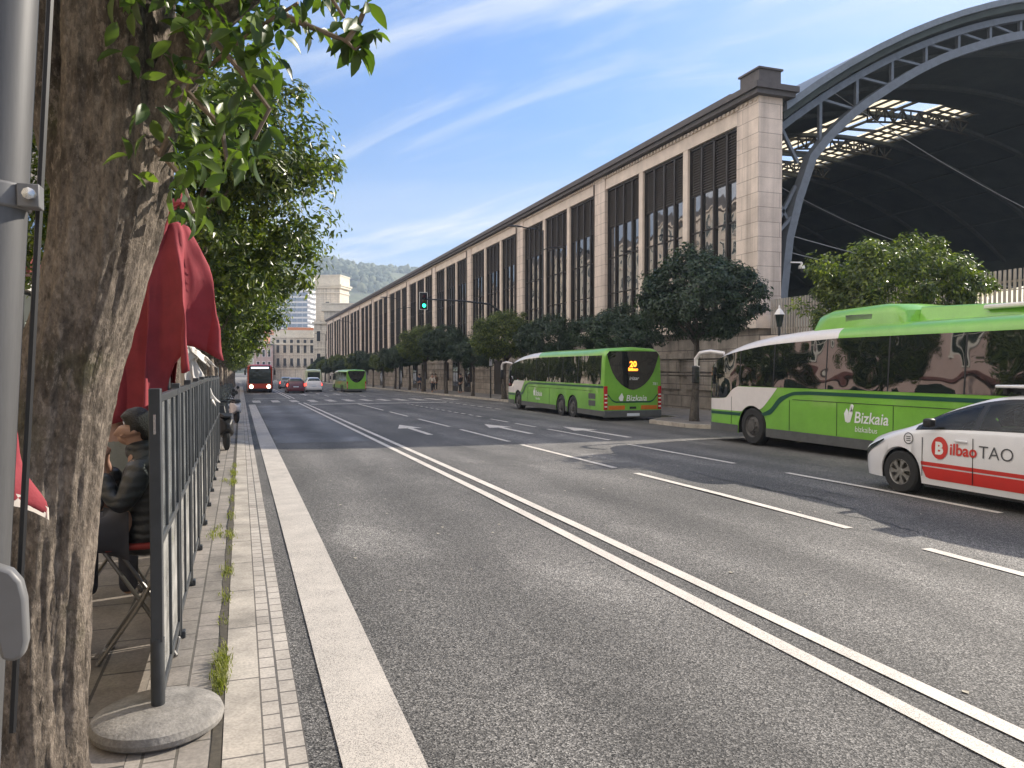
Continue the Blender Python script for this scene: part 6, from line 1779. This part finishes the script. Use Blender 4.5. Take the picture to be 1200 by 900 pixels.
# ------------------------------------------------------------------ the far end of the street
lime = bricks('pale_limestone', (.58, .52, .43), (.54, .48, .395), (.36, .32, .26), 1.4, .6, .03, 'wall', var=.14, nscale=.5)
limep = mat('pale_limestone_plain', (.60, .54, .44), .8, var=.12, scale=.8)
ct = thing('clock_tower', 'square pale stone tower with a round clock above the station head building', 'tower', (26.6, 239.9, -2.4), R(-28.5))
a_ = 3.8
b = MB(); b.box(-a_, a_, -a_, a_, 0, 29.2); b.build('wall', lime, ct)
b = MB(); b.box(-a_ - .55, a_ + .55, -a_ - .55, a_ + .55, 28.0, 28.6); b.box(-a_ - .8, a_ + .8, -a_ - .8, a_ + .8, 28.602, 29.1)
b.box(-a_ - .2, a_ + .2, -a_ - .2, a_ + .2, 29.102, 31.6); b.box(-a_ - .35, a_ + .35, -a_ - .35, a_ + .35, 31.602, 31.95)
b.box(-a_ - .25, a_ + .25, -a_ - .25, a_ + .25, 26.4, 26.7); b.build('cornice', limep, ct)
b = MB(); b.box(-.9, .9, -a_ - .12, -a_ - .003, 22.4, 24.2); wn = b.build('window', limep, ct)
b = MB(); b.box(-.55, .55, -a_ - .14, -a_ - .122, 22.7, 23.9); b.build('pane', K['black'], wn)
b = MB(); b.lathe([(1.75, .003), (1.75, .2), (1.4, .22), (1.38, .12)], 32, (a_, 0, 22.2), axis='x', caps=False); ck_ = b.build('clock', limep, ct)
b = MB(); b.lathe([(1.39, .10), (.001, .11)], 32, (a_, 0, 22.2), axis='x', caps=False); b.build('dial', mat('clock_dial', (.10, .095, .09), .5), ck_)
b = MB(); b.bar((a_ + .14, 0, 22.2), (a_ + .14, .5, 22.8), .1); b.bar((a_ + .14, 0, 22.2), (a_ + .14, -.2, 23.3), .08); b.build('hands', K['white_lens'], ck_)
hb = thing('head_building', 'pale stone head building of the station under the clock tower', 'building', (24.3, 226, -2.3), R(-12))
b = MB(); b.box(-4.5, 14, 0, 14, 0, 17.6); b.box(-1.5, 14, -1, 14, 17.602, 20.2); b.build('wall', lime, hb)
b = MB(); b.box(-5.0, 14.4, -.6, 14.4, 16.6, 17.1); b.box(-2.3, 14.4, -1.8, 14.4, 20.202, 20.7); b.box(-2.0, 14, -1.5, 14, 20.702, 22.2); b.box(-2.2, 14.2, -1.7, 14.2, 22.202, 22.5); b.box(-4.7, 14.2, -.25, 14.2, 9.5, 9.9); b.build('cornice', limep, hb)
for z in (5.0, 11.4):
    for x in (-3.2, -.6, 2.0):
        b = MB(); b.box(x - .8, x + .8, -.16, -.003, z, z + 3.4); w_ = b.build('window', limep, hb)
        b = MB(); b.box(x - .5, x + .5, -.18, -.162, z + .2, z + 3.1); b.build('pane', K['black'], w_)
se = thing('corner_block', 'ornate pale apartment block closing the street, with balconies', 'building', (17.6, 282, -3), R(-5))
b = MB()
pr = [(-7.2, 1.2), (-6.6, .3), (-5.6, 0), (7.5, 0), (7.5, 14), (-7.2, 14)]
b.prism(pr, 0, 15.2, 'z'); b.build('wall', lime, se)
b = MB()
for z, o_, h_ in ((4.2, .3, .35), (9.2, .25, .3), (12.8, .55, .45), (15.2, .35, .4)):
    b.prism([(x + (-o_ if x < 0 else o_), y_ - o_ if y_ < 2 else y_) for x, y_ in pr], z + .003, z + h_, 'z')
b.build('cornice', limep, se)
b = MB(); b.prism([(-6.6, 1.6), (-5.2, .8), (7, .8), (7, 13), (-6.6, 13)], 15.605, 18, 'z'); b.build('attic', limep, se)
b = MB(); b.prism([(-2, 2), (7, 2), (7, 12), (-2, 12)], 18.005, 19.0, 'z'); b.build('roof', mat('roof_tile', (.50, .17, .06), .8, var=.2), se)
for z in (5.2, 9.8, 13.3):
    for i in range(6):
        x = -5.2 + i * 2.3
        b = MB(); b.box(x - .72, x + .72, -.14, -.003, z, z + (3.0 if z < 13 else 1.4)); w_ = b.build('window', limep, se)
        b = MB(); b.box(x - .5, x + .5, -.16, -.142, z + .1, z + (2.8 if z < 13 else 1.25)); b.build('pane', K['black'], w_)
        if z < 6:
            b = MB(); b.box(x - .8, x + .8, -.75, -.165, z - .25, z - .1)
            for q in np.linspace(-.75, .75, 9): b.box(x + q - .02, x + q + .02, -.74, -.70, z - .1, z + .8)
            b.box(x - .8, x + .8, -.75, -.69, z + .8, z + .86); b.build('balcony', K['lamp_grey'], w_)
nb = thing('narrow_house', 'narrow pinkish house at the street end above the red bus', 'building', (7.4, 274, -2.7))
b = MB(); b.box(-3, 3, 0, 10, 0, 12); b.build('wall', wc('rose_wall', (.50, .36, .33)), nb)
b = MB(); b.box(-3.3, 3.3, -.3, 10, 12.002, 12.5); b.build('roof', K['slate'], nb)
for z in (4, 8):
    for x in (-1.8, 0, 1.8):
        b = MB(); b.box(x - .55, x + .55, -.1, -.003, z, z + 2.6); w_ = b.build('window', K['bus_white'], nb)
        b = MB(); b.box(x - .38, x + .38, -.12, -.102, z + .15, z + 2.4); b.build('pane', K['black'], w_)
tb = thing('apartment_tower', 'tall blue and white apartment tower in front of the hill', 'apartment tower', (29.5, 470, -3), R(-22))
b = MB(); b.box(-10.5, 8.5, 0, 16, 0, 50); b.build('wall', mat('tower_white', (.62, .62, .62), .7, var=.05), tb)
b = MB()
for f in range(15):
    z = 4 + f * 3.05
    for k in range(6): b.box(-10.2 + k * 3.12, -7.3 + k * 3.12, -.15, -.003, z, z + 1.9)
b.build('glazing_bands', mat('tower_glass', (.06, .11, .19), .15, ior=1.8), tb)
b = MB()
for f in range(16):
    z = 3.4 + f * 3.05
    b.box(8.503, 10.2, .4, 15.6, z, z + 1.15)
b.build('balconies', mat('tower_balcony', (.72, .70, .68), .7), tb)
b = MB(); b.box(-8, 6, 3, 13, 50.003, 52); b.build('plant_room', mat('tower_top', (.45, .47, .5), .7), tb)
rr_ = random.Random(31)
for i in range(16):
    x, y = rr_.uniform(14, 60), rr_.uniform(380, 640); hh = rr_.uniform(10, 20) + (y - 380) * .05
    if abs(x - 29) < 16 and y > 440 and y < 500: continue
    w_ = rr_.uniform(5, 9)
    t = thing('hillside_house', ['pale house below the hill near the apartment tower', 'pale house on the lower slope'][i % 2], 'house', (x, y, -3), rr_.uniform(-.5, .5), 'houses below the hill')
    t['label'] = 'pale small house among those crowded below the hill'
    b = MB(); b.box(-w_, w_, 0, 12, 0, hh); b.build('wall', wc('far_wall', rr_.choice([(.6, .55, .48), (.55, .5, .46), (.5, .4, .34)])), t)
    b = MB(); b.loft([[(-w_ - .4, -.4, hh + .002), (w_ + .4, -.4, hh + .002)], [(-w_ * .3, 6, hh + 3), (w_ * .3, 6, hh + 3)], [(-w_ - .4, 12.4, hh + .002), (w_ + .4, 12.4, hh + .002)]], closed=False, caps=False, smooth=False); b.build('roof', mat('far_tiles', (.42, .16, .08), .85), t)

# hills with woods
def hill_h(x, y):
    ridge = 134 + 24 * math.sin(x / 170 + .5) + 12 * math.sin(x / 61 + 1.0)
    t = max(0, min(1, (y - 560) / 640))
    return -6 + (ridge + 6) * t * t * (3 - 2 * t) + 14 * t * noise.noise(Vector((x / 130, y / 130, 0))) + 5 * t * noise.noise(Vector((x / 35, y / 35, 3)))
b = MB(); hx = np.linspace(-700, 1400, 106); hy = np.linspace(540, 1500, 50)
b.loft([[(float(x), float(y), hill_h(x, y)) for x in hx] for y in hy], closed=False, caps=False)
struct(b.build('hills', mat('hillside', (.085, .095, .045), .95, var=.5, scale=.014, var2=.3, scale2=.1), sharp=None))
rng = np.random.default_rng(2)
V, F = [], []
ico = bmesh.new(); bmesh.ops.create_icosphere(ico, subdivisions=2, radius=1); ico.verts.ensure_lookup_table()
iv = np.array([v.co[:] for v in ico.verts]); if_ = np.array([[v.index for v in f.verts] for f in ico.faces]); ico.free()
n_ = 0
while n_ < 5200:
    x, y = rng.uniform(-40, 620), rng.uniform(640, 1230)
    if noise.noise(Vector((x / 90, y / 90, 7))) < -.12: continue
    s_ = rng.uniform(1.8, 4.6) * (1.3 if rng.random() < .12 else 1)
    jit = 1 + rng.normal(size=(len(iv), 1)) * .17
    F.append(if_ + n_ * len(iv)); V.append(iv * jit * (s_, s_, s_ * rng.uniform(.8, 1.5)) + (x, y, hill_h(x, y) + s_ * .6)); n_ += 1
struct(link_mesh('hill_woods', cloud_mesh('hill_woods', np.concatenate(V), np.concatenate(F), leaf_mat('far_woods', (.032, .055, .022), (.115, .125, .060), .8, .0), True)), 'stuff')

# ------------------------------------------------------------------ the air
b = MB(); b.box(-900, 1600, -320, 1520, -8, 240)
hz = mat('haze', (1, 1, 1))
ht = hz.node_tree; ht.nodes.clear()
ho = N(ht, 'ShaderNodeOutputMaterial'); pv = N(ht, 'ShaderNodeVolumePrincipled')
pv.inputs['Color'].default_value = (.66, .80, 1, 1); pv.inputs['Density'].default_value = .00042; pv.inputs['Anisotropy'].default_value = .2
ht.links.new(pv.outputs[0], ho.inputs['Volume'])
struct(b.build('haze', hz, sharp=None), 'stuff')
